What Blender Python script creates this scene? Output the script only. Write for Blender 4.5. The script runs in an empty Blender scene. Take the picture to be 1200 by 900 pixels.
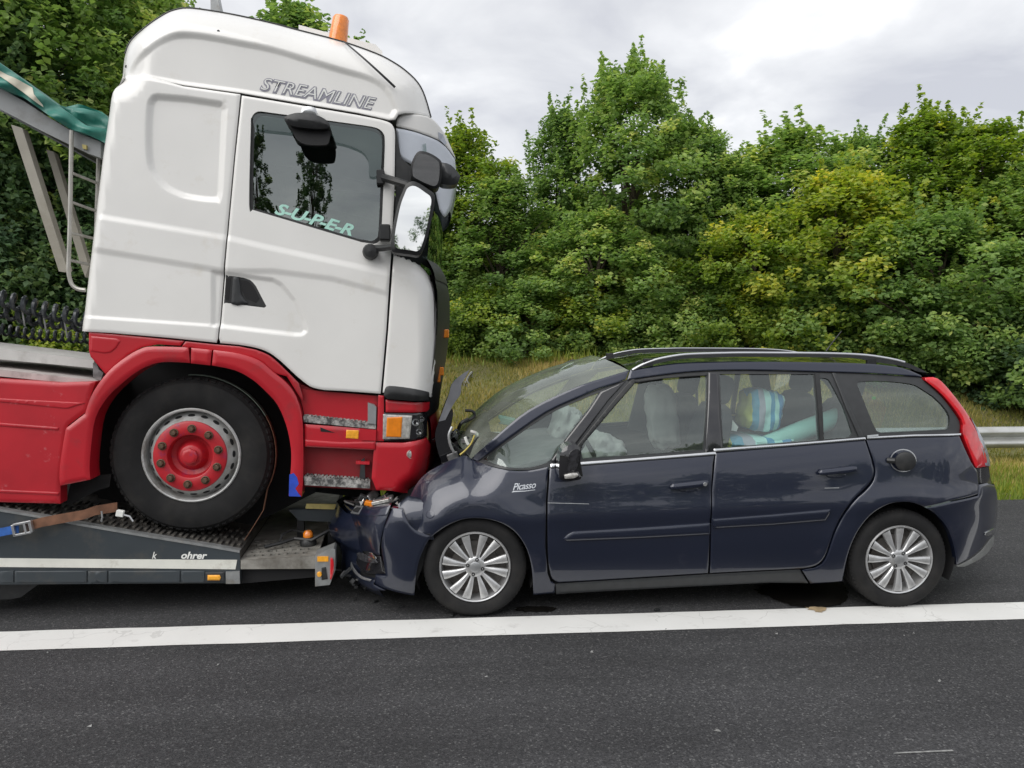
import bpy, math, random
import numpy as np
from mathutils import Vector, Matrix, noise
from mathutils.geometry import delaunay_2d_cdt

R = math.radians
scene = bpy.context.scene
COL = scene.collection

# ------------------------------------------------------------------ camera
CAM_H, YAW, PITCH, FPX = 1.777, 4.5, 3.81, 900.0
cam_data = bpy.data.cameras.new('camera')
cam = bpy.data.objects.new('camera', cam_data)
COL.objects.link(cam)
cam.location = (0, 0, CAM_H)
cam.rotation_euler = (R(90 - PITCH), 0, R(-YAW))
cam_data.sensor_width = 36
cam_data.lens = 36 * FPX / 1200
cam_data.clip_start = 0.05
cam_data.clip_end = 3000
scene.camera = cam

# ------------------------------------------------------------------ sky, sun, exposure
SUN_EL, SUN_AZ = 47.0, 226.0          # compass azimuth, +Y = 0, clockwise: behind the camera, a little left
world = bpy.data.worlds.new('World')
scene.world = world
world.use_nodes = True
wn, wl = world.node_tree.nodes, world.node_tree.links
wn.clear()
w_out = wn.new('ShaderNodeOutputWorld')
w_bg = wn.new('ShaderNodeBackground')
w_sky = wn.new('ShaderNodeTexSky')
w_sky.sky_type = 'NISHITA'
w_sky.sun_disc = False
w_sky.sun_elevation = R(SUN_EL)
w_sky.sun_rotation = R(SUN_AZ)
w_sky.dust_density = 2.5
w_tc = wn.new('ShaderNodeTexCoord')
w_sep = wn.new('ShaderNodeSeparateXYZ')
wl.new(w_tc.outputs['Generated'], w_sep.inputs[0])
def wmath(op, a, b=None):
    n = wn.new('ShaderNodeMath'); n.operation = op
    for i, s in enumerate((a, b)):
        if s is None: continue
        if isinstance(s, (int, float)): n.inputs[i].default_value = s
        else: wl.new(s, n.inputs[i])
    return n.outputs[0]
zc = wmath('ADD', wmath('MAXIMUM', w_sep.outputs[2], 0.0), 0.22)
w_com = wn.new('ShaderNodeCombineXYZ')
wl.new(wmath('DIVIDE', w_sep.outputs[0], zc), w_com.inputs[0])
wl.new(wmath('DIVIDE', w_sep.outputs[1], zc), w_com.inputs[1])
w_n1 = wn.new('ShaderNodeTexNoise')
w_n1.inputs['Scale'].default_value = 2.1
w_n1.inputs['Detail'].default_value = 7
w_n1.inputs['Roughness'].default_value = 0.52
w_n1.inputs['Distortion'].default_value = 0.35
wl.new(w_com.outputs[0], w_n1.inputs['Vector'])
w_ramp = wn.new('ShaderNodeValToRGB')                   # cloud brightness, in units of the Background strength
cr_ = w_ramp.color_ramp
cr_.elements[0].position = 0.34; cr_.elements[0].color = (0.40, 0.405, 0.435, 1)
cr_.elements[1].position = 0.70; cr_.elements[1].color = (0.76, 0.755, 0.745, 1)
e = cr_.elements.new(0.47); e.color = (0.495, 0.50, 0.517, 1)
e = cr_.elements.new(0.58); e.color = (0.585, 0.588, 0.597, 1)
wl.new(w_n1.outputs['Fac'], w_ramp.inputs[0])
w_scale = wn.new('ShaderNodeVectorMath'); w_scale.operation = 'SCALE'
wl.new(w_ramp.outputs[0], w_scale.inputs[0])
w_scale.inputs['Scale'].default_value = 10.0
w_mix = wn.new('ShaderNodeMix'); w_mix.data_type = 'RGBA'
w_mix.inputs[0].default_value = 0.90                    # cloud cover
wl.new(w_sky.outputs[0], w_mix.inputs[6])
wl.new(w_scale.outputs[0], w_mix.inputs[7])
wl.new(w_mix.outputs[2], w_bg.inputs[0])
w_bg.inputs[1].default_value = 0.10
wl.new(w_bg.outputs[0], w_out.inputs[0])

sun_data = bpy.data.lights.new('sun', 'SUN')
sun_data.energy = 1.5
sun_data.angle = R(60)
sun_data.color = (1.0, 0.98, 0.945)
sun = bpy.data.objects.new('sun', sun_data)
COL.objects.link(sun)
az = R(SUN_AZ)
sdir = Vector((math.sin(az) * math.cos(R(SUN_EL)), math.cos(az) * math.cos(R(SUN_EL)), math.sin(R(SUN_EL))))
sun.rotation_euler = sdir.to_track_quat('Z', 'Y').to_euler()
sun.location = (0, 0, 30)

scene.view_settings.view_transform = 'Standard'
scene.view_settings.look = 'None'
scene.view_settings.gamma = 1
scene.view_settings.use_curve_mapping = False
scene.view_settings.exposure = 0.74

# ------------------------------------------------------------------ materials
MATS = {}
def mat(name, col=(.5, .5, .5), rough=.5, metal=0., coat=0., coat_rough=.03, spec=.5, var=.12, vscale=6.,
        bump=0., bscale=60., dirt=None, dscale=3., damt=.5, rvar=0.0, emit=None, trans=0):
    m = bpy.data.materials.new(name); m.use_nodes = True
    nt = m.node_tree; ns, ls = nt.nodes, nt.links
    b = ns['Principled BSDF']
    tc = ns.new('ShaderNodeTexCoord')
    nz = ns.new('ShaderNodeTexNoise'); nz.inputs['Scale'].default_value = vscale; nz.inputs['Detail'].default_value = 6
    ls.new(tc.outputs['Object'], nz.inputs['Vector'])
    rp = ns.new('ShaderNodeValToRGB')
    rp.color_ramp.elements[0].position = .3; rp.color_ramp.elements[1].position = .7
    rp.color_ramp.elements[0].color = (*[c * (1 - var) for c in col], 1)
    rp.color_ramp.elements[1].color = (*[min(1, c * (1 + var)) for c in col], 1)
    ls.new(nz.outputs['Fac'], rp.inputs[0])
    src = rp.outputs[0]
    if dirt:
        n2 = ns.new('ShaderNodeTexNoise'); n2.inputs['Scale'].default_value = dscale; n2.inputs['Detail'].default_value = 10
        n2.inputs['Roughness'].default_value = .68
        ls.new(tc.outputs['Object'], n2.inputs['Vector'])
        r2 = ns.new('ShaderNodeValToRGB')
        r2.color_ramp.elements[0].position = .62 - .25 * damt; r2.color_ramp.elements[1].position = .80 - .1 * damt
        ls.new(n2.outputs['Fac'], r2.inputs[0])
        mx = ns.new('ShaderNodeMix'); mx.data_type = 'RGBA'
        mx.inputs[7].default_value = (*dirt, 1)
        ls.new(r2.outputs[0], mx.inputs[0]); ls.new(src, mx.inputs[6])
        src = mx.outputs[2]
    ls.new(src, b.inputs['Base Color'])
    b.inputs['Roughness'].default_value = rough
    if rvar:
        mr = ns.new('ShaderNodeMapRange')
        mr.inputs[3].default_value = max(0, rough - rvar); mr.inputs[4].default_value = min(1, rough + rvar)
        ls.new(nz.outputs['Fac'], mr.inputs[0]); ls.new(mr.outputs[0], b.inputs['Roughness'])
    b.inputs['Metallic'].default_value = metal
    b.inputs['Coat Weight'].default_value = coat
    b.inputs['Coat Roughness'].default_value = coat_rough
    b.inputs['Specular IOR Level'].default_value = spec
    if trans: b.inputs['Transmission Weight'].default_value = trans
    if bump:
        n3 = ns.new('ShaderNodeTexNoise'); n3.inputs['Scale'].default_value = bscale; n3.inputs['Detail'].default_value = 4
        ls.new(tc.outputs['Object'], n3.inputs['Vector'])
        bp = ns.new('ShaderNodeBump'); bp.inputs['Strength'].default_value = bump; bp.inputs['Distance'].default_value = .01
        ls.new(n3.outputs['Fac'], bp.inputs['Height']); ls.new(bp.outputs[0], b.inputs['Normal'])
    if emit:
        b.inputs['Emission Color'].default_value = (*emit[0], 1); b.inputs['Emission Strength'].default_value = emit[1]
    MATS[name] = m
    return m

def glass(name, tint, ior, rough=0.0, dust_haze=0.0):
    m = bpy.data.materials.new(name); m.use_nodes = True
    ns, ls = m.node_tree.nodes, m.node_tree.links
    ns.clear()
    out = ns.new('ShaderNodeOutputMaterial'); mx = ns.new('ShaderNodeMixShader')
    tr = ns.new('ShaderNodeBsdfTransparent'); gl = ns.new('ShaderNodeBsdfGlossy'); lw = ns.new('ShaderNodeLayerWeight'); lw.inputs[0].default_value = .5
    tc = ns.new('ShaderNodeTexCoord'); nz = ns.new('ShaderNodeTexNoise')
    nz.inputs['Scale'].default_value = 1.3; ls.new(tc.outputs['Object'], nz.inputs['Vector'])
    bp = ns.new('ShaderNodeBump'); bp.inputs['Strength'].default_value = .04; bp.inputs['Distance'].default_value = .05
    ls.new(nz.outputs['Fac'], bp.inputs['Height']); ls.new(bp.outputs[0], gl.inputs['Normal'])
    tr.inputs[0].default_value = (*tint, 1); gl.inputs['Roughness'].default_value = rough
    gl.inputs[0].default_value = (.93, 1.0, .98, 1)
    f0 = ((ior - 1) / (ior + 1)) ** 2                   # Schlick, the same from both sides of the pane
    pw_ = ns.new('ShaderNodeMath'); pw_.operation = 'POWER'; pw_.inputs[1].default_value = 5; ls.new(lw.outputs['Facing'], pw_.inputs[0])
    ma = ns.new('ShaderNodeMath'); ma.operation = 'MULTIPLY_ADD'; ma.inputs[1].default_value = 1 - f0; ma.inputs[2].default_value = f0
    ls.new(pw_.outputs[0], ma.inputs[0]); ls.new(ma.outputs[0], mx.inputs[0]); ls.new(tr.outputs[0], mx.inputs[1]); ls.new(gl.outputs[0], mx.inputs[2])
    last = mx.outputs[0]
    if dust_haze:                                            # dust film, and the pale reflection on the pane put in as diffuse colour
        df = ns.new('ShaderNodeBsdfDiffuse'); df.inputs[0].default_value = (.42, .45, .38, 1)
        m2 = ns.new('ShaderNodeMixShader'); n2 = ns.new('ShaderNodeTexNoise'); n2.inputs['Scale'].default_value = 4; n2.inputs['Detail'].default_value = 8
        ls.new(tc.outputs['Object'], n2.inputs['Vector'])
        k = ns.new('ShaderNodeMath'); k.operation = 'MULTIPLY'; k.inputs[1].default_value = dust_haze * 2; ls.new(n2.outputs['Fac'], k.inputs[0])
        ls.new(k.outputs[0], m2.inputs[0]); ls.new(last, m2.inputs[1]); ls.new(df.outputs[0], m2.inputs[2]); last = m2.outputs[0]
    ls.new(last, out.inputs[0])
    MATS[name] = m
    return m

mat('truck_white', (.76, .752, .728), .34, coat=.6, coat_rough=.08, var=.035, vscale=2.2, dirt=(.66, .63, .57), dscale=4, damt=.12)
mat('truck_red', (.44, .010, .020), .36, coat=.5, coat_rough=.10, var=.10, vscale=3, dirt=(.24, .03, .035), dscale=5, damt=.35, bump=.02, bscale=30)
mat('worn_red', (.44, .012, .022), .42, coat=.3, coat_rough=.15, var=.12, vscale=4, dirt=(.50, .20, .21), dscale=14, damt=.05)
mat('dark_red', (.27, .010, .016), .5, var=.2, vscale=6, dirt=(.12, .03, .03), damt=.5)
mat('scuff_blue', (.02, .06, .42), .5, var=.3, vscale=9)
mat('black_plastic', (.016, .017, .018), .48, var=.25, vscale=20, bump=.05, bscale=300, dirt=(.05, .048, .045), dscale=6, damt=.4)
mat('dark_trim', (.030, .032, .034), .42, var=.15, vscale=20)
mat('gap_black', (.008, .008, .009), .8, var=.2)
mat('gloss_black', (.010, .010, .012), .12, coat=1, var=.1)
mat('rubber', (.0125, .0125, .013), .80, spec=.3, var=.25, vscale=9, dirt=(.026, .0245, .0225), dscale=5, damt=.55, bump=.06, bscale=140)
mat('rim_steel', (.56, .56, .55), .38, metal=.45, var=.1, vscale=15, dirt=(.22, .19, .16), dscale=9, damt=.5)
mat('rim_dark', (.16, .15, .14), .55, metal=.2, var=.3, vscale=20, dirt=(.07, .05, .04), damt=.6)
mat('alloy', (.60, .605, .61), .30, metal=.65, var=.06, vscale=20, dirt=(.36, .35, .33), dscale=8, damt=.35)
mat('nut_brown', (.13, .085, .055), .55, metal=.4, var=.3, vscale=60)
mat('hub_red', (.43, .012, .02), .45, coat=.2, var=.15, vscale=12, dirt=(.16, .02, .10), dscale=14, damt=.30)
mat('car_paint', (.0098, .0142, .032), .32, metal=.25, coat=1, coat_rough=.02, spec=.6, var=.06, vscale=2, dirt=(.05, .05, .07), dscale=2.2, damt=.10)
mat('chrome', (.72, .73, .74), .16, metal=1, var=.05)
mat('satin_metal', (.52, .53, .54), .34, metal=.8, var=.1, vscale=20)
mat('silver_rail', (.62, .63, .65), .28, metal=.8, var=.05)
mat('visor_silver', (.50, .53, .58), .30, metal=.35, coat=.3, var=.06)
mat('amber', (.80, .22, .01), .22, coat=.8, var=.15, vscale=40, spec=.6)
mat('amber_light', (.85, .38, .03), .25, coat=.6, var=.15, vscale=60)
mat('red_lens', (.55, .012, .02), .12, coat=1, var=.25, vscale=14)
mat('clear_lens', (.48, .47, .44), .12, metal=.3, coat=1, var=.35, vscale=50)
mat('grey_lens', (.30, .32, .36), .10, metal=.4, coat=1, var=.4, vscale=22)
mat('lamp_dark', (.05, .05, .055), .12, metal=.2, coat=1, var=.6, vscale=40)
mat('trailer_grey', (.038, .047, .054), .42, var=.12, vscale=3, dirt=(.085, .08, .07), dscale=4, damt=.45, coat=.15)
mat('reflective_white', (.70, .70, .64), .42, var=.06, vscale=12, dirt=(.34, .31, .26), dscale=6, damt=.35)
mat('galvanised', (.30, .31, .31), .45, metal=.55, var=.22, vscale=14, dirt=(.20, .16, .11), dscale=5, damt=.45)
mat('rail_galv', (.50, .51, .50), .42, metal=.45, var=.12, vscale=5, dirt=(.40, .38, .34), dscale=3, damt=.3)
mat('plate_dirty', (.26, .25, .225), .62, metal=.2, var=.3, vscale=9, dirt=(.09, .078, .062), dscale=6, damt=.6, bump=.08, bscale=50)
mat('deck_grime', (.045, .042, .038), .7, var=.35, vscale=12, dirt=(.10, .09, .075), dscale=9, damt=.45, bump=.1, bscale=50)
mat('rust_strap', (.16, .075, .042), .8, var=.3, vscale=20, bump=.1, bscale=220)
mat('strap_blue', (.02, .10, .36), .7, var=.25, vscale=25)
mat('tarp_green', (.022, .16, .125), .42, var=.22, vscale=5, dirt=(.10, .26, .22), dscale=3, damt=.35, bump=.15, bscale=9)
mat('tarp_cream', (.50, .47, .38), .6, var=.12, vscale=5)
mat('alu', (.42, .41, .38), .45, metal=.5, var=.15, vscale=8, dirt=(.28, .25, .20), dscale=5, damt=.4)
mat('beam_grey', (.27, .28, .285), .5, metal=.2, var=.12, vscale=3, dirt=(.15, .145, .135), dscale=3, damt=.45)
mat('plank_light', (.56, .55, .53), .5, metal=.2, var=.10, vscale=6, dirt=(.34, .32, .30), dscale=5, damt=.4)
mat('deck_pale', (.44, .40, .385), .65, var=.2, vscale=8, dirt=(.20, .17, .155), dscale=9, damt=.55)
mat('strut_tan', (.33, .31, .26), .55, var=.12, vscale=6, dirt=(.2, .18, .14), damt=.4)
mat('hose_black', (.040, .046, .054), .32, var=.2, vscale=30, coat=.3)
mat('seat_fabric', (.034, .036, .040), .9, var=.25, vscale=20, bump=.1, bscale=200)
mat('interior_dark', (.030, .032, .034), .75, var=.2, vscale=10)
mat('interior_grey', (.17, .175, .17), .7, var=.15, vscale=10)
mat('airbag', (.46, .465, .455), .85, var=.08, vscale=8, bump=.35, bscale=14)
mat('mint', (.27, .53, .48), .8, var=.08, vscale=9, bump=.1, bscale=30)
mat('yellow_plate', (.50, .42, .15), .55, var=.18, vscale=18, dirt=(.2, .16, .08), damt=.45, dscale=9)
mat('text_white', (.74, .75, .72), .5, var=.05)
mat('text_mint', (.42, .72, .62), .5, var=.05)
mat('text_lilac', (.27, .265, .31), .35, metal=.3, var=.06)
mat('mirror', (.92, .93, .93), .015, metal=1, var=.01)
mat('stain_dark', (.012, .011, .010), .22, var=.3, vscale=6)
mat('stain_tan', (.36, .27, .16), .75, var=.25, vscale=18)
mat('bark', (.075, .058, .042), .9, var=.35, vscale=9, bump=.5, bscale=22)
mat('engine_metal', (.26, .26, .26), .4, metal=.7, var=.35, vscale=25, dirt=(.06, .055, .05), damt=.55)
mat('hood_under', (.16, .165, .18), .5, metal=.2, var=.25, vscale=8)
mat('wire_yellow', (.50, .40, .08), .5, var=.1)
mat('debris_grey', (.22, .22, .215), .8, var=.4, vscale=40)
glass('car_glass', (.86, .94, .91), 2.15, dust_haze=.03)
glass('windscreen_glass', (.74, .84, .78), 1.7, dust_haze=.22)
glass('dark_glass', (.40, .47, .45), 1.95)
glass('truck_glass', (.20, .25, .24), 2.7)
glass('truck_screen', (.30, .40, .36), 1.7)
glass('lamp_cover', (.9, .92, .92), 1.5)

# ------------------------------------------------------------------ object helpers
def link(name, me, m, parent=None):
    o = bpy.data.objects.new(name, me)
    COL.objects.link(o)
    if m is not None:
        mm = MATS[m] if isinstance(m, str) else m
        if len(me.materials) == 0: me.materials.append(mm)
    if parent is not None: o.parent = parent
    return o
def tag(o, label=None, cat=None, group=None, kind=None):
    if label: o['label'] = label
    if cat: o['category'] = cat
    if group: o['group'] = group
    if kind: o['kind'] = kind
    return o
def empty(name, M):
    o = bpy.data.objects.new(name, None)
    COL.objects.link(o); o.matrix_world = M; o.empty_display_size = .2
    return o
def copy_tree(o, parent=None):
    c = o.copy(); COL.objects.link(c); c.parent = parent
    for ch in list(o.children): copy_tree(ch, c)
    return c

class MB:
    def __init__(s): s.v, s.f, s.sm = [], [], []
    def add(s, vs, fs, smooth=False):
        o = len(s.v); s.v += [tuple(p) for p in vs]
        for f in fs: s.f.append(tuple(i + o for i in f)); s.sm.append(smooth)
        return s
    def box(s, c, d, M=None):
        x, y, z = d[0] / 2, d[1] / 2, d[2] / 2
        b = min(x, y, z) * .22                        # bevelled box
        vs, fs = [], []
        for ax in range(3):
            for sg in (-1, 1):
                u, w = (ax + 1) % 3, (ax + 2) % 3
                q = []
                for a_, b_ in ((-1, -1), (1, -1), (1, 1), (-1, 1)):
                    p = [0, 0, 0]; h = (x, y, z)
                    p[ax] = sg * h[ax]; p[u] = a_ * (h[u] - b); p[w] = b_ * (h[w] - b)
                    q.append(len(vs)); vs.append(p)
                fs.append(q if sg > 0 else q[::-1])
        def fi(ax, sg, a_, b_): return (ax * 2 + (sg > 0)) * 4 + {(-1, -1): 0, (1, -1): 1, (1, 1): 2, (-1, 1): 3}[(a_, b_)]
        for ax in range(3):                           # edges
            u, w = (ax + 1) % 3, (ax + 2) % 3
            for su in (-1, 1):
                for sw in (-1, 1):
                    # face u (axes: u -> (w, ax)), face w (axes: w -> (ax, u))
                    p = [fi(u, su, sw, -1), fi(u, su, sw, 1), fi(w, sw, 1, su), fi(w, sw, -1, su)]
                    fs.append(p if su * sw > 0 else p[::-1])
        for sx in (-1, 1):
            for sy in (-1, 1):
                for sz in (-1, 1):
                    p = [fi(0, sx, sy, sz), fi(1, sy, sz, sx), fi(2, sz, sx, sy)]
                    fs.append(p if sx * sy * sz > 0 else p[::-1])
        P = [Vector(p) for p in vs]
        if M is not None: P = [M @ p for p in P]
        return s.add([p + Vector(c) for p in P], fs)
    def prism(s, poly, y0, y1, axis='y'):
        n = len(poly)
        # orient counter-clockwise in (x,z)
        A = sum(poly[i][0] * poly[(i + 1) % n][1] - poly[(i + 1) % n][0] * poly[i][1] for i in range(n))
        if A < 0: poly = poly[::-1]
        if axis == 'y': a = [(p[0], y0, p[1]) for p in poly] + [(p[0], y1, p[1]) for p in poly]
        elif axis == 'z': a = [(p[0], p[1], y0) for p in poly] + [(p[0], p[1], y1) for p in poly]
        else: a = [(y0, p[0], p[1]) for p in poly] + [(y1, p[0], p[1]) for p in poly]
        fs = [tuple(range(n)), tuple(range(2 * n - 1, n - 1, -1))]
        for i in range(n): j = (i + 1) % n; fs.append((i, i + n, j + n, j))
        if axis != 'y': fs = [f[::-1] for f in fs]
        return s.add(a, fs)
    def tube(s, pts, r, n=8, cap=True):
        pts = [Vector(p) for p in pts]; rr = r if isinstance(r, (list, tuple)) else [r] * len(pts)
        vs, fs = [], []
        up = Vector((0, 0, 1)); prev = None
        for i, p in enumerate(pts):
            t = (pts[min(i + 1, len(pts) - 1)] - pts[max(i - 1, 0)]).normalized()
            if prev is None:
                a = t.cross(up)
                if a.length < .05: a = t.cross(Vector((1, 0, 0)))
            else:
                a = prev - t * prev.dot(t)
            a.normalize(); b = t.cross(a); prev = a
            for k in range(n):
                an = 2 * math.pi * k / n
                vs.append(p + a * math.cos(an) * rr[i] + b * math.sin(an) * rr[i])
        for i in range(len(pts) - 1):
            for k in range(n):
                k2 = (k + 1) % n
                fs.append((i * n + k, i * n + k2, (i + 1) * n + k2, (i + 1) * n + k))
        if cap:
            fs.append(tuple(range(n))[::-1]); fs.append(tuple((len(pts) - 1) * n + k for k in range(n)))
        return s.add(vs, fs, True)
    def lathe(s, prof, n=32, c=(0, 0, 0), axis='y'):     # prof: (radius, along axis)
        vs, fs = [], []
        for r, a in prof:
            for k in range(n):
                t = 2 * math.pi * k / n
                x, z = r * math.cos(t), r * math.sin(t)
                p = (x, a, z) if axis == 'y' else ((x, z, a) if axis == 'z' else (a, x, z))
                vs.append((p[0] + c[0], p[1] + c[1], p[2] + c[2]))
        for i in range(len(prof) - 1):
            for k in range(n):
                k2 = (k + 1) % n
                q = (i * n + k, (i + 1) * n + k, (i + 1) * n + k2, i * n + k2)
                fs.append(q if axis == 'y' else q[::-1])
        return s.add(vs, fs, True)
    def ribbon(s, pts, widthvec, th=.004):
        w = Vector(widthvec)
        pts = [Vector(p) for p in pts]
        vs, fs = [], []
        for i, p in enumerate(pts):
            t = (pts[min(i + 1, len(pts) - 1)] - pts[max(i - 1, 0)]).normalized()
            nn = t.cross(w).normalized() * th
            vs += [p, p + w, p + w + nn, p + nn]
        for i in range(len(pts) - 1):
            for k in range(4):
                a, b = i * 4 + k, i * 4 + (k + 1) % 4
                fs.append((a, b, b + 4, a + 4))
        fs.append((0, 3, 2, 1)); e_ = (len(pts) - 1) * 4; fs.append((e_, e_ + 1, e_ + 2, e_ + 3))
        return s.add(vs, fs)
    def mesh(s, name):
        me = bpy.data.meshes.new(name); me.from_pydata(s.v, [], s.f); me.update()
        me.polygons.foreach_set('use_smooth', s.sm)
        try: me.set_sharp_from_angle(angle=R(38))
        except Exception: pass
        return me
    def build(s, name, m, parent=None): return link(name, s.mesh(name), m, parent)

def cr(pts, n=5):
    """smooth open curve through points"""
    P = [Vector(p) for p in pts]; out = []
    for i in range(len(P) - 1):
        p0, p1, p2, p3 = P[max(i - 1, 0)], P[i], P[i + 1], P[min(i + 2, len(P) - 1)]
        for k in range(n):
            t = k / n
            q = .5 * ((2 * p1) + (p2 - p0) * t + (2 * p0 - 5 * p1 + 4 * p2 - p3) * t * t + (3 * p1 - p0 - 3 * p2 + p3) * t ** 3)
            out.append(tuple(q))
    out.append(tuple(P[-1]))
    return out

def inside(px, pz, poly):
    res = np.zeros(np.shape(px), bool); n = len(poly)
    for i in range(n):
        x1, z1 = poly[i]; x2, z2 = poly[(i + 1) % n]
        if z1 == z2: continue
        c = ((z1 > pz) != (z2 > pz)) & (px < (x2 - x1) * (pz - z1) / (z2 - z1) + x1)
        res ^= c
    return res
def pdist(px, pz, line, closed=False):
    d = np.full(np.shape(px), 1e9); n = len(line)
    for i in range(n if closed else n - 1):
        x1, z1 = line[i]; x2, z2 = line[(i + 1) % n]
        dx, dz = x2 - x1, z2 - z1; L = dx * dx + dz * dz + 1e-12
        t = np.clip(((px - x1) * dx + (pz - z1) * dz) / L, 0, 1)
        d = np.minimum(d, np.hypot(px - x1 - t * dx, pz - z1 - t * dz))
    return d
def smooth01(t):
    t = np.clip(t, 0, 1); return t * t * (3 - 2 * t)

# measuring: a sight line through a point of the survey picture, met with a real plane or surface of the thing
CAMM = Matrix.Translation(cam.location) @ cam.rotation_euler.to_matrix().to_4x4()
def sight(u, v):
    return (CAMM.to_3x3() @ Vector(((u - 600) / FPX, -(v - 450) / FPX, -1)))
def on_ground(u, v, z=0):
    d = sight(u, v); t = (z - CAM_H) / d.z
    return Vector(cam.location) + d * t
class Frame:
    def __init__(s, M):
        s.M = M; s.Mi = M.inverted(); s.o = s.Mi @ Vector(cam.location); s.R = s.Mi.to_3x3()
    def at(s, u, v, y):
        d = s.R @ sight(u, v); t = (y - s.o.y) / d.y
        p = s.o + d * t
        return (p.x, p.z)
    def at3(s, u, v, y):
        x, z = s.at(u, v, y); return (x, y, z)
    def surf(s, u, v, f, ymin=-1.8, ymax=.6):
        d = s.R @ sight(u, v)
        t0, t1 = (ymin - s.o.y) / d.y, (ymax - s.o.y) / d.y
        for k in range(3):
            t = np.linspace(t0, t1, 40)
            g = s.o.y + d.y * t - f(s.o.x + d.x * t, s.o.z + d.z * t)
            i = int(np.argmax(g >= 0))
            if g[i] < 0:                                  # passes the thing: take the outermost point that meets it
                return s.surf(u - 1 if u > 600 else u + 1, v, f, ymin, ymax)
            if i == 0: break
            t0, t1 = t[i - 1], t[i]
        tt = t1
        return (s.o.x + d.x * tt, s.o.z + d.z * tt)

def fill(outer, holes=(), step=.05, extra=None):
    def dens(poly):
        out = []; n = len(poly)
        for i in range(n):
            a, b = np.array(poly[i], float), np.array(poly[(i + 1) % n], float)
            L = np.hypot(*(b - a))
            if L < 1e-5: continue
            k = max(1, int(math.ceil(L / step)))
            for j in range(k): out.append(tuple(a + (b - a) * j / k))
        return out
    loops = [dens(outer)] + [dens(h) for h in holes]
    vs, es = [], []
    for lp in loops:
        o = len(vs); vs += lp
        es += [(o + i, o + (i + 1) % len(lp)) for i in range(len(lp))]
    xs = [p[0] for p in loops[0]]; zs = [p[1] for p in loops[0]]
    gx, gz = np.meshgrid(np.arange(min(xs) + step * .5, max(xs), step), np.arange(min(zs) + step * .5, max(zs), step))
    gx, gz = gx.ravel(), gz.ravel()
    if len(gx):
        k = inside(gx, gz, loops[0])
        for h in loops[1:]: k &= ~inside(gx, gz, h)
        gx, gz = gx[k], gz[k]
        if len(gx):
            B = np.array(vs); keep = np.ones(len(gx), bool)
            for c in range(0, len(gx), 2000):
                dd = np.hypot(gx[c:c + 2000, None] - B[None, :, 0], gz[c:c + 2000, None] - B[None, :, 1]).min(axis=1)
                keep[c:c + 2000] = dd > step * .45
            vs = vs + list(zip(gx[keep], gz[keep]))
    if extra is not None and len(extra):
        ex = np.asarray(extra); k = inside(ex[:, 0], ex[:, 1], loops[0])
        for h in loops[1:]: k &= ~inside(ex[:, 0], ex[:, 1], h)
        vs = vs + [tuple(p) for p in ex[k]]
    V, E, F, _, _, _ = delaunay_2d_cdt([Vector((float(p[0]), float(p[1]))) for p in vs], es, [], 0, 1e-6)
    V = np.array([(p.x, p.y) for p in V]); F = [f for f in F if len(f) == 3]
    Fa = np.array(F)
    c = V[Fa].mean(axis=1)
    k = inside(c[:, 0], c[:, 1], loops[0])
    for h in loops[1:]: k &= ~inside(c[:, 0], c[:, 1], h)
    Fa = Fa[k]
    # orient counter-clockwise
    a, b, d = V[Fa[:, 0]], V[Fa[:, 1]], V[Fa[:, 2]]
    area = (b[:, 0] - a[:, 0]) * (d[:, 1] - a[:, 1]) - (b[:, 1] - a[:, 1]) * (d[:, 0] - a[:, 0])
    Fa[area < 0] = Fa[area < 0][:, ::-1]
    return V, Fa

def rings(poly, offs, step):
    # points on curves running parallel to an outline, at signed distances (inward positive)
    n = len(poly); A = sum(poly[i][0] * poly[(i + 1) % n][1] - poly[(i + 1) % n][0] * poly[i][1] for i in range(n))
    sg = 1 if A > 0 else -1; out = []
    for i in range(n):
        x1, z1 = poly[i]; x2, z2 = poly[(i + 1) % n]; L = math.hypot(x2 - x1, z2 - z1)
        if L < 1e-5: continue
        nx, nz = -(z2 - z1) / L * sg, (x2 - x1) / L * sg
        for j in range(max(1, int(L / step))):
            t = (j + .5) / max(1, int(L / step)); px, pz = x1 + (x2 - x1) * t, z1 + (z2 - z1) * t
            out += [(px + nx * d, pz + nz * d, abs(d)) for d in offs]
    if not out: return np.zeros((0, 2))
    o = np.array(out); k = pdist(o[:, 0], o[:, 1], list(poly), True) > o[:, 2] * .85
    return o[k][:, :2]
EXTRA = {}
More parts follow.
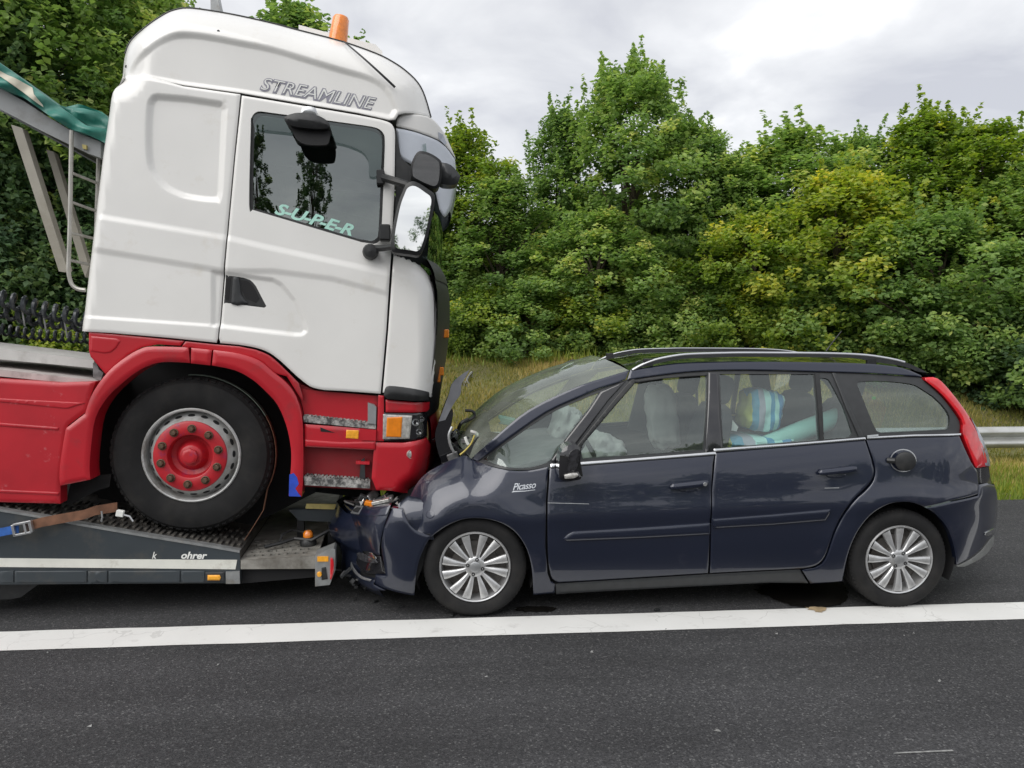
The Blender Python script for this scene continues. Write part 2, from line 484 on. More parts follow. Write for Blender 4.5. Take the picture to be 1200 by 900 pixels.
def panel(name, poly, f, m, parent, off=0., lip=.02, step=.05, holes=(), mirror=False, bow=0.0):
    """a formed sheet lying on the surface y=f(x,z), off metres proud, its edges turned in by lip"""
    ex = [np.zeros((0, 2))]
    if bow:
        wb_ = 3.5 * bow; ex.append(rings(list(poly), (.3 * wb_, .65 * wb_, wb_), max(.010, step * .5)))
        for h_ in holes: ex.append(rings(list(h_), (-.02,), step))
    if f in EXTRA: ex += EXTRA[f]
    V, F = fill(poly, holes, step, np.concatenate(ex))
    x, z = V[:, 0], V[:, 1]
    def ff(x, z):
        y = f(x, z) - off
        return y
    y = ff(x, z)
    if bow:
        bw = lambda x, z: bow * (1 - (1 - np.clip(pdist(x, z, list(poly), True) * np.where(inside(x, z, list(poly)), 1, -1) / (3.5 * bow), -.3, 1)) ** 2)
        y = y - bw(x, z)
        g = lambda x, z: ff(x, z) - bw(x, z)
    else: g = ff
    h = .0015
    nx = (g(x + h, z) - g(x - h, z)) / (2 * h); nz = (g(x, z + h) - g(x, z - h)) / (2 * h)
    lim = 3.0
    nx, nz = np.clip(nx, -lim, lim), np.clip(nz, -lim, lim)
    nn = np.sqrt(nx * nx + nz * nz + 1)
    N = np.stack([nx / nn, -1 / nn, nz / nn], 1)
    P = np.stack([x, y, z], 1)
    verts = P.tolist(); norms = N.tolist(); faces = F.tolist()
    if lip:
        cnt = {}
        for t in F:
            for i in range(3):
                a, b = int(t[i]), int(t[(i + 1) % 3])
                k = (min(a, b), max(a, b))
                if k in cnt: cnt[k] = None
                else: cnt[k] = (a, b)
        for e_ in cnt.values():
            if e_ is None: continue
            a, b = e_
            pa, pb = P[a], P[b]
            ex, ez = pb[0] - pa[0], pb[2] - pa[2]; L = math.hypot(ex, ez) + 1e-9
            n_ = (ez / L, 0, -ex / L)
            o = len(verts)
            verts += [pa.tolist(), (pa + [0, lip, 0]).tolist(), (pb + [0, lip, 0]).tolist(), pb.tolist()]
            norms += [n_] * 4
            faces.append([o, o + 1, o + 2, o + 3])
    objs = []
    for sgn in ((1, -1) if mirror else (1,)):
        vs = [(p[0], p[1] * sgn, p[2]) for p in verts]; ns = [(n[0], n[1] * sgn, n[2]) for n in norms]
        fs = faces if sgn == 1 else [q[::-1] for q in faces]
        me = bpy.data.meshes.new(name); me.from_pydata(vs, [], fs); me.update()
        me.polygons.foreach_set('use_smooth', [True] * len(me.polygons))
        me.normals_split_custom_set_from_vertices(ns)
        par = parent if not isinstance(parent, (list, tuple)) else parent[0 if sgn == 1 else 1]
        objs.append(link(name, me, m, par))
    return objs if mirror else objs[0]

def text_mesh(body, size=1, shear=0, offset=0, extrude=.0, spacing=1.0):
    c = bpy.data.curves.new('lettering', 'FONT'); c.body = body; c.size = size; c.shear = shear
    c.offset = offset; c.extrude = extrude; c.space_character = spacing; c.resolution_u = 3
    o = bpy.data.objects.new('lettering', c); COL.objects.link(o)
    dg = bpy.context.evaluated_depsgraph_get()
    me = bpy.data.meshes.new_from_object(o.evaluated_get(dg))
    bpy.data.objects.remove(o); bpy.data.curves.remove(c)
    return me
def side_text(name, body, pa, pb, height, f, m, parent, off=.003, shear=.3, offset=0, spacing=1.0):
    """lettering laid on a side surface from local (x,z) pa to pb along its baseline"""
    me = text_mesh(body, 1, shear, offset / height, .0, spacing)
    xs = [v.co.x for v in me.vertices]; x0, x1 = min(xs), max(xs)
    dx, dz = pb[0] - pa[0], pb[1] - pa[1]; L = math.hypot(dx, dz); ux, uz = dx / L, dz / L
    for v in me.vertices:
        s_ = (v.co.x - x0) / (x1 - x0) * L; t_ = v.co.y * height
        x, z = pa[0] + ux * s_ - uz * t_, pa[1] + uz * s_ + ux * t_
        v.co = (x, float(f(np.array([x]), np.array([z]))[0]) - off, z)
    me.materials.clear()
    return link(name, me, m, parent)
# ================================================================== THE SETTING
WORLD = Frame(Matrix.Identity(4))
VERGE_Y = 7.65
def terrain(x, y):
    x, y = np.asarray(x, float), np.asarray(y, float)
    z = np.full(np.broadcast(x, y).shape, -.03)
    z = z + .02 * smooth01((y - 7.4) / .5)
    z = z + 1.22 * smooth01((y - 10.3) / 5.6) + .9 * smooth01((y - 15) / 8)
    z = z + np.where(y > 8.5, .05 * np.sin(x * 1.3 + y * .7) * smooth01((y - 9.5) / 2), 0)
    z = z + 1.2 * smooth01((-y - 26) / 18)
    return z
xs = np.concatenate([np.linspace(-1500, -40, 14)[:-1], np.linspace(-40, 40, 81), np.linspace(40, 1500, 14)[1:]])
ys = np.concatenate([np.linspace(-1500, -50, 12)[:-1], np.linspace(-50, -10, 21)[:-1], np.linspace(-10, 26, 73), np.linspace(26, 1500, 16)[1:]])
GX, GY = np.meshgrid(xs, ys); GZ = terrain(GX, GY)
nxg, nyg = len(xs), len(ys)
gf = [(j * nxg + i, j * nxg + i + 1, (j + 1) * nxg + i + 1, (j + 1) * nxg + i) for j in range(nyg - 1) for i in range(nxg - 1)]
me = bpy.data.meshes.new('ground'); me.from_pydata(np.stack([GX.ravel(), GY.ravel(), GZ.ravel()], 1).tolist(), [], gf)
me.polygons.foreach_set('use_smooth', [True] * len(gf))
mat('soil_grass', (.125, .125, .045), .95, var=.35, vscale=1.2, dirt=(.115, .095, .045), dscale=.8, damt=.7, bump=.8, bscale=9)
tag(link('ground', me, 'soil_grass'), kind='structure')

# ---- asphalt
m = bpy.data.materials.new('asphalt'); m.use_nodes = True
ns, ls = m.node_tree.nodes, m.node_tree.links
b = ns['Principled BSDF']; tc = ns.new('ShaderNodeTexCoord')
def N(t, **k):
    n = ns.new(t)
    for a, v in k.items(): n.inputs[a.replace('_', ' ')].default_value = v
    return n
vor = N('ShaderNodeTexVoronoi', Scale=125.); ls.new(tc.outputs['Object'], vor.inputs['Vector'])
fine = N('ShaderNodeTexNoise', Scale=110., Detail=5., Roughness=.7); ls.new(tc.outputs['Object'], fine.inputs['Vector'])
mp = ns.new('ShaderNodeMapping'); mp.inputs['Scale'].default_value = (.12, 2.6, 1); ls.new(tc.outputs['Object'], mp.inputs[0])
band = N('ShaderNodeTexNoise', Scale=1.0, Detail=4., Roughness=.55); ls.new(mp.outputs[0], band.inputs['Vector'])
blot = N('ShaderNodeTexNoise', Scale=.9, Detail=6.); ls.new(tc.outputs['Object'], blot.inputs['Vector'])
sepc = ns.new('ShaderNodeSeparateColor'); ls.new(vor.outputs['Color'], sepc.inputs[0])
r1 = ns.new('ShaderNodeValToRGB')
r1.color_ramp.elements[0].position = 0; r1.color_ramp.elements[0].color = (.024, .0245, .0265, 1)
r1.color_ramp.elements[1].position = 1; r1.color_ramp.elements[1].color = (.125, .125, .123, 1)
for p_, c_ in ((.45, .040), (.80, .051), (.94, .070)):
    q = r1.color_ramp.elements.new(p_); q.color = (c_, c_, c_ * 1.04, 1)
ls.new(sepc.outputs[0], r1.inputs[0])
def ramp2(src, p0, c0, p1, c1):
    r_ = ns.new('ShaderNodeValToRGB'); r_.color_ramp.elements[0].position = p0; r_.color_ramp.elements[1].position = p1
    r_.color_ramp.elements[0].color = (c0, c0, c0, 1); r_.color_ramp.elements[1].color = (c1, c1, c1, 1)
    ls.new(src, r_.inputs[0]); return r_.outputs[0]
def mul(a, b_):
    x = ns.new('ShaderNodeMix'); x.data_type = 'RGBA'; x.blend_type = 'MULTIPLY'; x.inputs[0].default_value = 1
    ls.new(a, x.inputs[6]); ls.new(b_, x.inputs[7]); return x.outputs[2]
c = mul(r1.outputs[0], ramp2(band.outputs['Fac'], .38, .84, .62, 1.12))
c = mul(c, ramp2(blot.outputs['Fac'], .35, .86, .65, 1.10))
c = mul(c, ramp2(fine.outputs['Fac'], .3, .74, .7, 1.24))
ls.new(c, b.inputs['Base Color']); b.inputs['Roughness'].default_value = .82; b.inputs['Specular IOR Level'].default_value = .35
hm = ns.new('ShaderNodeMath'); hm.operation = 'ADD'
ls.new(vor.outputs['Distance'], hm.inputs[0]); ls.new(fine.outputs['Fac'], hm.inputs[1])
bp = ns.new('ShaderNodeBump'); bp.inputs['Strength'].default_value = .55; bp.inputs['Distance'].default_value = .006
ls.new(hm.outputs[0], bp.inputs['Height']); ls.new(bp.outputs[0], b.inputs['Normal'])
MATS['asphalt'] = m

def sheet(name, x0, x1, y0, y1, z, m, ny=1, nx=60, jit=0, seed=1):
    rnd = random.Random(seed); V = []; F = []
    for j in range(ny + 1):
        for i in range(nx + 1):
            jy = (rnd.uniform(-jit, jit) if j in (0, ny) else 0)
            V.append((x0 + (x1 - x0) * i / nx, y0 + (y1 - y0) * j / ny + jy, z))
    for j in range(ny):
        for i in range(nx): a = j * (nx + 1) + i; F.append((a, a + 1, a + nx + 2, a + nx + 1))
    me = bpy.data.meshes.new(name); me.from_pydata(V, [], F)
    return link(name, me, m)
tag(sheet('road', -400, 400, -24, VERGE_Y, 0, 'asphalt', 1, 800, .025), kind='structure')

# ---- painted edge line: measured at both picture edges, it defines the road direction
m = mat('line_paint', (.68, .68, .66), .62, var=.04, vscale=3, dirt=(.48, .47, .45), dscale=7, damt=.18, bump=.12, bscale=90)
# fine cracks in the paint
ns, ls = m.node_tree.nodes, m.node_tree.links
b = ns['Principled BSDF']; src = b.inputs['Base Color'].links[0].from_socket
tc = ns.new('ShaderNodeTexCoord')
wob = N('ShaderNodeTexNoise', Scale=5., Detail=4.); ls.new(tc.outputs['Object'], wob.inputs['Vector'])
wm = ns.new('ShaderNodeMix'); wm.data_type = 'RGBA'; wm.inputs[0].default_value = .12
ls.new(tc.outputs['Object'], wm.inputs[6]); ls.new(wob.outputs['Color'], wm.inputs[7])
vc = ns.new('ShaderNodeTexVoronoi'); vc.feature = 'DISTANCE_TO_EDGE'; vc.inputs['Scale'].default_value = 4.2
ls.new(wm.outputs[2], vc.inputs['Vector'])
msk = N('ShaderNodeTexNoise', Scale=3.2, Detail=3.); ls.new(tc.outputs['Object'], msk.inputs['Vector'])
thr = ns.new('ShaderNodeMath'); thr.operation = 'LESS_THAN'; thr.inputs[1].default_value = .010; ls.new(vc.outputs['Distance'], thr.inputs[0])
mk = ns.new('ShaderNodeMath'); mk.operation = 'GREATER_THAN'; mk.inputs[1].default_value = .52; ls.new(msk.outputs['Fac'], mk.inputs[0])
an = ns.new('ShaderNodeMath'); an.operation = 'MULTIPLY'; ls.new(thr.outputs[0], an.inputs[0]); ls.new(mk.outputs[0], an.inputs[1])
an2 = ns.new('ShaderNodeMath'); an2.operation = 'MULTIPLY'; an2.inputs[1].default_value = .30; ls.new(an.outputs[0], an2.inputs[0])
mx = ns.new('ShaderNodeMix'); mx.data_type = 'RGBA'; mx.inputs[7].default_value = (.30, .295, .28, 1)
ls.new(an2.outputs[0], mx.inputs[0]); ls.new(src, mx.inputs[6]); ls.new(mx.outputs[2], b.inputs['Base Color'])
ly0 = on_ground(600, 744.5).y; ly1 = on_ground(600, 723.5).y
tag(sheet('road_marking', -300, 300, ly0, ly1, .004, 'line_paint', 2, 3000, .004, 5), kind='structure')
ly2 = VERGE_Y - .55

# ---- stains and bits on the asphalt
def blob(name, pts, z, m, seed):
    rnd = random.Random(seed); n = len(pts); out = []
    P = cr([(p.x, p.y) for p in pts] + [(pts[0].x, pts[0].y)], 7)[:-1]
    P = [(p[0] + rnd.uniform(-.018, .018), p[1] + rnd.uniform(-.010, .010)) for p in P]
    V, F = fill(P, (), .08)
    me = bpy.data.meshes.new(name); me.from_pydata([(p[0], p[1], z) for p in V], [], F.tolist())
    return link(name, me, m)
tag(blob('oil_stain', [on_ground(*p) for p in ((884, 692), (905, 703), (935, 712), (960, 713), (986, 708), (992, 690), (960, 676), (915, 680))], .0082, 'stain_dark', 3),
    'black wet fluid stain on the asphalt ahead of rear wheel of the car', 'stain')
tag(blob('oil_stain', [on_ground(*p) for p in ((604, 716), (620, 718), (645, 717), (648, 712), (625, 711), (608, 712))], .0045, 'stain_dark', 4),
    'small black fluid spatter on the asphalt just behind front wheel of the car', 'stain')
tag(blob('rust_stain', [on_ground(*p) for p in ((945, 713.5), (956, 718.5), (965, 717.5), (971, 714), (958, 712.6))], .0088, 'stain_tan', 5),
    'small tan stain on the white line below the black fluid stain', 'stain')
rnd = random.Random(8)
for k, (u, v) in enumerate(((289, 812), (257, 779), (55, 765), (106, 851), (1070, 742), (1060, 745), (910, 743), (694, 764), (1101, 798), (570, 793), (842, 857), (780, 738), (1060, 690))):
    p = on_ground(u, v); s = rnd.uniform(.006, .011)
    mb = MB(); vs = [(p.x + rnd.uniform(-s, s) + dx * s, p.y + rnd.uniform(-s, s) * .5 + dy * s, .001 + max(0, dz) * s) for dx, dy, dz in ((-1, 0, 0), (0, -1, 0), (1, 0, 0), (0, 1, 0), (0, 0, 1))]
    mb.add(vs, [(0, 1, 4), (1, 2, 4), (2, 3, 4), (3, 0, 4), (3, 2, 1, 0)])
    tag(mb.build('gravel_chip', 'debris_grey'), 'tiny pale stone chip lying on the dark asphalt', 'stone', 'stone chips on the asphalt')
# pale scratch in the surface, lower right
p0, p1 = on_ground(1047, 884), on_ground(1118, 881)
mb = MB(); mb.add([(p0.x, p0.y, .003), (p1.x, p1.y, .003), (p1.x, p1.y + .012, .003), (p0.x + .02, p0.y + .010, .003)], [(0, 1, 2, 3)])
tag(mb.build('scratch_mark', 'debris_grey'), 'thin pale scratch in the asphalt', 'scratch')

# ---- crash barrier beyond the hard shoulder
zt = WORLD.at(1175, 500, 9.95)[1]; zb = WORLD.at(1175, 525, 9.95)[1]
H = zt - zb
gr = empty('crash_barrier', Matrix.Translation((0, 9.95, float(terrain(0, 9.95)))))
tag(gr, 'galvanised steel crash barrier along the grass bank behind the car', 'crash barrier')
gz = float(terrain(0, 9.95))
prof = cr([(.0, 1), (-.03, .97), (-.075, .84), (-.085, .74), (-.06, .64), (-.012, .55), (-.005, .5), (-.012, .45), (-.06, .36), (-.085, .26), (-.075, .16), (-.03, .03), (0, 0)], 3)
X0, X1 = -60., 60.
V = []; F = []
xsb = [X0 + 4 * i for i in range(31)]
for i in range(30):
    mb = MB(); a, b_ = xsb[i], xsb[i + 1] + .06
    oy = .004 if i % 2 else 0
    vs = [(a, p[0] - oy, zb - gz + p[1] * H) for p in prof] + [(b_, p[0] - oy, zb - gz + p[1] * H) for p in prof]
    n = len(prof); fs = [(k, k + 1, k + 1 + n, k + n) for k in range(n - 1)]
    vs2 = [(v_[0], v_[1] + .003, v_[2]) for v_ in vs]
    mb.add(vs, fs, True); mb.add(vs2, [f[::-1] for f in fs], True)
    mb.build('beam', 'rail_galv', gr)
pm = MB(); pm.prism([(-.03, .012), (.03, .012), (.03, .02), (-.022, .02), (-.022, .09), (.03, .09), (.03, .1), (-.03, .1)], -.3, zt - gz - .02, 'z')
pme = pm.mesh('post')
for i in range(60):
    o = link('post', pme, 'rail_galv', gr); o.location = (X0 + 1 + 2 * i, 0, 0)

# ================================================================== VEGETATION
def leaf_mat(name, cols, trans=.35, var=.5):
    m = bpy.data.materials.new(name); m.use_nodes = True
    ns, ls = m.node_tree.nodes, m.node_tree.links; ns.clear()
    out = ns.new('ShaderNodeOutputMaterial'); at = ns.new('ShaderNodeAttribute'); at.attribute_name = 'tone'
    oi = ns.new('ShaderNodeObjectInfo'); ad = ns.new('ShaderNodeMath'); ad.operation = 'MULTIPLY_ADD'
    ad.inputs[1].default_value = .22; ls.new(oi.outputs['Random'], ad.inputs[0])
    sb = ns.new('ShaderNodeMath'); sb.operation = 'SUBTRACT'; sb.inputs[1].default_value = .11
    ls.new(at.outputs['Fac'], sb.inputs[0]); ls.new(sb.outputs[0], ad.inputs[2])
    rp = ns.new('ShaderNodeValToRGB')
    for i, (p_, c_) in enumerate(cols):
        if i < 2: q = rp.color_ramp.elements[i]; q.position = p_
        else: q = rp.color_ramp.elements.new(p_)
        q.color = (*c_, 1)
    ls.new(ad.outputs[0], rp.inputs[0])
    df = ns.new('ShaderNodeBsdfPrincipled'); df.inputs['Roughness'].default_value = .55; df.inputs['Specular IOR Level'].default_value = .3
    ls.new(rp.outputs[0], df.inputs['Base Color'])
    tl = ns.new('ShaderNodeBsdfTranslucent'); hs = ns.new('ShaderNodeHueSaturation'); hs.inputs['Saturation'].default_value = 1.15; hs.inputs['Value'].default_value = 1.4
    ls.new(rp.outputs[0], hs.inputs['Color']); ls.new(hs.outputs[0], tl.inputs[0])
    mx = ns.new('ShaderNodeMixShader'); mx.inputs[0].default_value = trans
    ls.new(df.outputs[0], mx.inputs[1]); ls.new(tl.outputs[0], mx.inputs[2]); ls.new(mx.outputs[0], out.inputs[0])
    MATS[name] = m
leaf_mat('leaf_green', [(0, (0.094, 0.162, 0.056)), (1, (0.598, 0.605, 0.197)), (.35, (0.176, 0.280, 0.084)), (.65, (0.287, 0.407, 0.117)), (.85, (0.433, 0.520, 0.156))], .48)
leaf_mat('leaf_yellow', [(0, (0.101, 0.170, 0.039)), (1, (0.674, 0.609, 0.121)), (.35, (0.212, 0.313, 0.061)), (.65, (0.347, 0.423, 0.083)), (.85, (0.507, 0.509, 0.101))], .48)
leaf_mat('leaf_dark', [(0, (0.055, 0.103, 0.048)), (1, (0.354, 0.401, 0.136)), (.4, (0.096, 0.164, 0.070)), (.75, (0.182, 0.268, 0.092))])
leaf_mat('grass_blade', [(0, (0.103, 0.122, 0.029)), (1, (0.541, 0.416, 0.178)), (.35, (0.206, 0.215, 0.052)), (.6, (0.309, 0.275, 0.082)), (.82, (0.426, 0.343, 0.123))], .35)
leaf_mat('grass_lush', [(0, (0.072, 0.121, 0.021)), (1, (0.399, 0.380, 0.081)), (.4, (0.151, 0.218, 0.034)), (.7, (0.235, 0.299, 0.051))], .35)

def leaves_mesh(name, C, L, Wd, tone, rng, up_bias=.5, outward=None):
    n = len(C)
    nrm = rng.normal(size=(n, 3)); nrm /= np.linalg.norm(nrm, axis=1)[:, None]
    nrm[:, 2] = np.abs(nrm[:, 2]) + up_bias
    if outward is not None: nrm += outward * .55
    nrm /= np.linalg.norm(nrm, axis=1)[:, None]
    a = rng.normal(size=(n, 3)); a[:, 2] -= .35
    a -= nrm * (a * nrm).sum(1)[:, None]; a /= np.linalg.norm(a, axis=1)[:, None] + 1e-9
    b_ = np.cross(nrm, a)
    L = L[:, None]; Wd = Wd[:, None]
    V = np.empty((n, 4, 3))
    V[:, 0] = C - a * L * .5; V[:, 2] = C + a * L * .5 - nrm * L * .12
    V[:, 1] = C + b_ * Wd * .5 + nrm * Wd * .15; V[:, 3] = C - b_ * Wd * .5 + nrm * Wd * .15
    me = bpy.data.meshes.new(name)
    me.vertices.add(4 * n); me.vertices.foreach_set('co', V.ravel())
    me.loops.add(4 * n); me.loops.foreach_set('vertex_index', np.arange(4 * n, dtype=np.int32))
    me.polygons.add(n); me.polygons.foreach_set('loop_start', np.arange(0, 4 * n, 4, dtype=np.int32))
    me.update(calc_edges=True)
    at = me.attributes.new('tone', 'FLOAT', 'FACE'); at.data.foreach_set('value', tone.astype(np.float32))
    return me

def crown(seed, rad, z0, z1, nc, per, leaf, shoots=14, shape='oval'):
    rng = np.random.default_rng(seed)
    C = []; T = []; O = []; anchors = []
    Hh = z1 - z0
    lob = rng.uniform(0, 6.28, 4)
    for k in range(nc):
        t = rng.uniform(.02, 1) ** .85
        an = rng.uniform(0, 2 * math.pi)
        if shape == 'oval': rr = rad * min(1.0, (t + .14) ** .5 * (1.02 - t) ** .55 * 1.52)
        elif shape == 'poplar': rr = rad * min(1.0, (t + .05) ** .4 * (1.02 - t) ** .6 * 1.5)
        else: rr = rad * (1 - t ** 2.2) ** .5
        rr *= 1 + .20 * math.sin(2 * an + lob[0]) + .14 * math.sin(3 * an + lob[1] + 5 * t) + .12 * math.sin(9 * t + lob[2])
        q = rng.uniform(.08, 1) ** .6
        c = np.array([math.cos(an) * rr * q, math.sin(an) * rr * q, z0 + Hh * t])
        sz = rng.uniform(.17, .36) * (.75 if shape == 'poplar' else 1) * (1 if rad > 1 else .75)
        n = int(per * (sz / .30) ** 2)
        d = rng.normal(size=(n, 3)); d /= np.linalg.norm(d, axis=1)[:, None]
        d *= (rng.uniform(0, 1, n) ** .45)[:, None] * sz
        d[:, 2] *= .95 if shape != 'poplar' else 1.4
        pts = c + d
        C.append(pts)
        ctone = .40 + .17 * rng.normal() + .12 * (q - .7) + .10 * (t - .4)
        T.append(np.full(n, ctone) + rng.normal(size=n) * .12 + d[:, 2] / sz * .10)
        o_ = pts - np.array([0, 0, z0 + Hh * .45]); o_ /= np.linalg.norm(o_, axis=1)[:, None] + 1e-6
        O.append(o_)
        anchors.append((c, t, q))
    for k in range(shoots):                       # leafy leader shoots that break the skyline
        an = rng.uniform(0, 6.28); q = rng.uniform(0, .95) ** .8; t0 = .98 - .45 * q * q
        base = np.array([math.cos(an) * rad * q * .8, math.sin(an) * rad * q * .8, z0 + Hh * t0 * .95])
        ln = rng.uniform(.6, 1.5) * (Hh / 7) ** .5; lean = rng.normal(size=2) * .16
        n = int(ln * per * .5)
        s = rng.uniform(0, 1, n)
        p = base + np.stack([lean[0] * s * ln, lean[1] * s * ln, s * ln], 1) + rng.normal(size=(n, 3)) * (.085 * (1.15 - s))[:, None]
        C.append(p); T.append(.5 + rng.normal(size=n) * .13); o_ = rng.normal(size=(n, 3)); O.append(o_ / np.linalg.norm(o_, axis=1)[:, None])
    C = np.concatenate(C); T = np.clip(np.concatenate(T), 0, 1); O = np.concatenate(O)
    n = len(C); L = leaf * rng.uniform(.7, 1.35, n)
    me = leaves_mesh('crown', C, L, L * rng.uniform(.55, .8, n), T, rng, .25, O)
    # trunk and limbs
    mb = MB()
    top = z0 + Hh * .86
    tr = max(.05, rad * .045)
    path = [(0, 0, -.4)] + [(math.sin(i * 1.3 + seed) * .06 * rad, math.cos(i * 1.7 + seed) * .06 * rad, top * i / 6) for i in range(7)]
    mb.tube(path, [tr * 1.5] + [tr * (1.2 - .17 * i) for i in range(7)], 8)
    idx = rng.permutation(len(anchors))[:26]
    for i in idx:
        c, t, q = anchors[i]
        zb_ = max(.15, (c[2]) * .62); k = min(5.99, zb_ / top * 6); i0 = int(k)
        s0 = Vector(path[i0 + 1]).lerp(Vector(path[min(i0 + 2, 7)]), k - i0)
        e_ = Vector(c); mid = s0.lerp(e_, .55) + Vector((0, 0, .12 * Hh * .1))
        mb.tube([s0, mid, e_], [tr * .45, tr * .28, tr * .10], 5)
    return me, mb.mesh('trunk')

VAR = {
    'tall': [crown(11, 2.0, .4, 7.6, 330, 105, 0.107, 60), crown(12, 1.9, .3, 7.2, 310, 105, 0.101, 64), crown(15, 2.2, .4, 7.4, 340, 105, 0.107, 60)],
    'slim': [crown(21, 1.35, .3, 7.2, 220, 105, 0.096, 46), crown(22, 1.5, .3, 6.8, 240, 105, 0.101, 46)],
    'bush': [crown(31, 1.35, .05, 2.5, 130, 105, 0.086, 14, 'bush'), crown(32, 1.3, .05, 2.3, 130, 105, 0.081, 12, 'bush'), crown(33, 1.2, .05, 2.8, 130, 105, 0.091, 16, 'bush')],
    'mid': [crown(51, 1.9, .2, 4.4, 210, 105, 0.101, 34), crown(52, 2.0, .2, 4.2, 220, 105, 0.101, 30), crown(53, 1.8, .2, 4.6, 210, 105, 0.107, 36)],
    'poplar': [crown(41, 1.55, .6, 13, 170, 120, .15, 10, 'poplar')],
}
NOM = {'tall': (2.0, 7.6), 'slim': (1.4, 7.1), 'bush': (1.3, 2.5), 'mid': (1.9, 4.5), 'poplar': (1.5, 13)}
mesh_mats = {}
def tree(name, label, group, cat, kind, var, leafm, loc, rad, height, rot):
    cm, tm = VAR[kind][var % len(VAR[kind])]
    key = (cm.name, leafm)
    if key not in mesh_mats:
        c2 = cm if len(cm.materials) == 0 else cm.copy()
        c2.materials.clear(); c2.materials.append(MATS[leafm]); mesh_mats[key] = c2
    r0, h0 = NOM[kind]
    M = Matrix.Translation(loc) @ Matrix.Rotation(rot, 4, 'Z') @ Matrix.Diagonal((rad / r0, rad / r0, height / h0, 1))
    o = empty(name, M)
    tag(o, label, cat, group)
    link('trunk', tm, 'bark', o); link('crown', mesh_mats[key], None, o)
    return o
def plant(u, vtop, depth, rad, kind, var, leafm, name, label, group=None, cat='tree', sink=.1):
    d = sight(u, 390); s = depth / math.hypot(d.x, d.y)
    x, y = d.x * s, d.y * s
    z = float(terrain(x, y)) - sink
    dt = sight(u, vtop); zt_ = CAM_H + dt.z * depth / math.hypot(dt.x, dt.y)
    return tree(name, label, group, cat, kind, var, leafm, (x, y, z), rad, (zt_ - z) * (.90 if kind in ('tall', 'slim') else .95), random.Random(int(u * 7 + depth)).uniform(0, 6.28))
B1 = 'trees on the bank behind the car'
for (u, vt, d, r, k, v, lm, lab) in (
    (738, 44, 17.5, 2.15, 'tall', 0, 'leaf_green', 'tallest pointed green tree standing on the bank above the car'),
    (655, 112, 18.2, 1.3, 'slim', 0, 'leaf_green', 'slender sparse topped tree left beside the tallest tree'),
    (806, 106, 18.0, 1.75, 'tall', 1, 'leaf_green', 'broad green tree touching the right flank of the tallest tree'),
    (545, 118, 17.8, 1.35, 'slim', 1, 'leaf_yellow', 'slim light green tree rising just behind the front of the truck cab'),
    (588, 196, 17.0, 1.4, 'slim', 0, 'leaf_green', 'shorter green tree in the skyline dip between cab and tallest tree'),
    (498, 150, 18.6, 1.5, 'slim', 0, 'leaf_green', 'green tree mostly hidden behind the truck cab windscreen'),
    (925, 118, 18.5, 1.9, 'slim', 1, 'leaf_green', 'upright green tree with pointed top above rear door of the car'),
    (858, 158, 18.0, 1.6, 'tall', 2, 'leaf_green', 'green tree in the skyline dip above the rear roof of the car'),
    (998, 124, 19.0, 1.9, 'tall', 1, 'leaf_green', 'green tree with several thin leader shoots above car tail'),
    (1078, 112, 18.6, 2.1, 'tall', 0, 'leaf_yellow', 'broad yellowish green tree with feathery top beyond the car tail'),
    (1138, 114, 18.2, 1.9, 'tall', 2, 'leaf_yellow', 'yellow green tree with open twiggy crown beside crash barrier'),
    (1196, 168, 17.6, 1.9, 'tall', 1, 'leaf_green', 'dark leaved tree closing the row past the crash barrier'),
    (1260, 150, 18.6, 2.1, 'tall', 0, 'leaf_green', 'green tree at the far right end of the row'),
    (985, 205, 16.6, 2.1, 'mid', 2, 'leaf_yellow', 'yellow tinged leafy tree standing forward of the row above car tail'),
    (1090, 232, 16.3, 2.0, 'mid', 1, 'leaf_green', 'low wide green tree in front of the yellowish trees'),
    (700, 250, 16.4, 1.8, 'mid', 2, 'leaf_green', 'low green tree in front of the tallest tree'),
    (880, 245, 16.4, 1.7, 'mid', 0, 'leaf_yellow', 'low yellow green tree above the car roof'),
    (345, -18, 17.5, 1.9, 'slim', 0, 'leaf_green', 'open crowned tree showing above cab roof next to amber beacon'),
    (415, 28, 18.5, 1.5, 'slim', 1, 'leaf_green', 'small twiggy tree top showing right of the amber beacon'),
    (15, -170, 16.5, 2.6, 'tall', 0, 'leaf_green', 'tall dark tree behind the green tarpaulin'),
    (110, -140, 17.5, 2.5, 'tall', 1, 'leaf_green', 'tall yellow dappled tree between tarpaulin and cab roof'),
    (195, -70, 18.2, 1.9, 'tall', 2, 'leaf_green', 'tall tree directly behind upper rear corner of the cab'),
    (-85, -110, 16, 2.5, 'tall', 2, 'leaf_dark', 'dark tree behind the raised beam at the trailer'),
    (255, 40, 19.0, 1.5, 'slim', 0, 'leaf_green', 'slim tree hidden behind the cab roof'),
    (60, 120, 15.6, 1.9, 'mid', 1, 'leaf_dark', 'low dark tree behind ladder and struts'),
    (-40, 160, 15.2, 1.9, 'mid', 0, 'leaf_dark', 'low dark tree behind coiled air hoses'),
):
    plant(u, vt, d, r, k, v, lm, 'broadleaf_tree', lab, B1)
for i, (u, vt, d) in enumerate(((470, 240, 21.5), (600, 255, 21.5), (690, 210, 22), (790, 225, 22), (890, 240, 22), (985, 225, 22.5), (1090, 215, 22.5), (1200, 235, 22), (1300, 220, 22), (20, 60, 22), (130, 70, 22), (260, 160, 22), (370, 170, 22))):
    plant(u, vt, d, 2.7, 'tall', i, 'leaf_dark', 'broadleaf_tree', 'dark tree filling the second row behind the front trees', 'second row of trees')
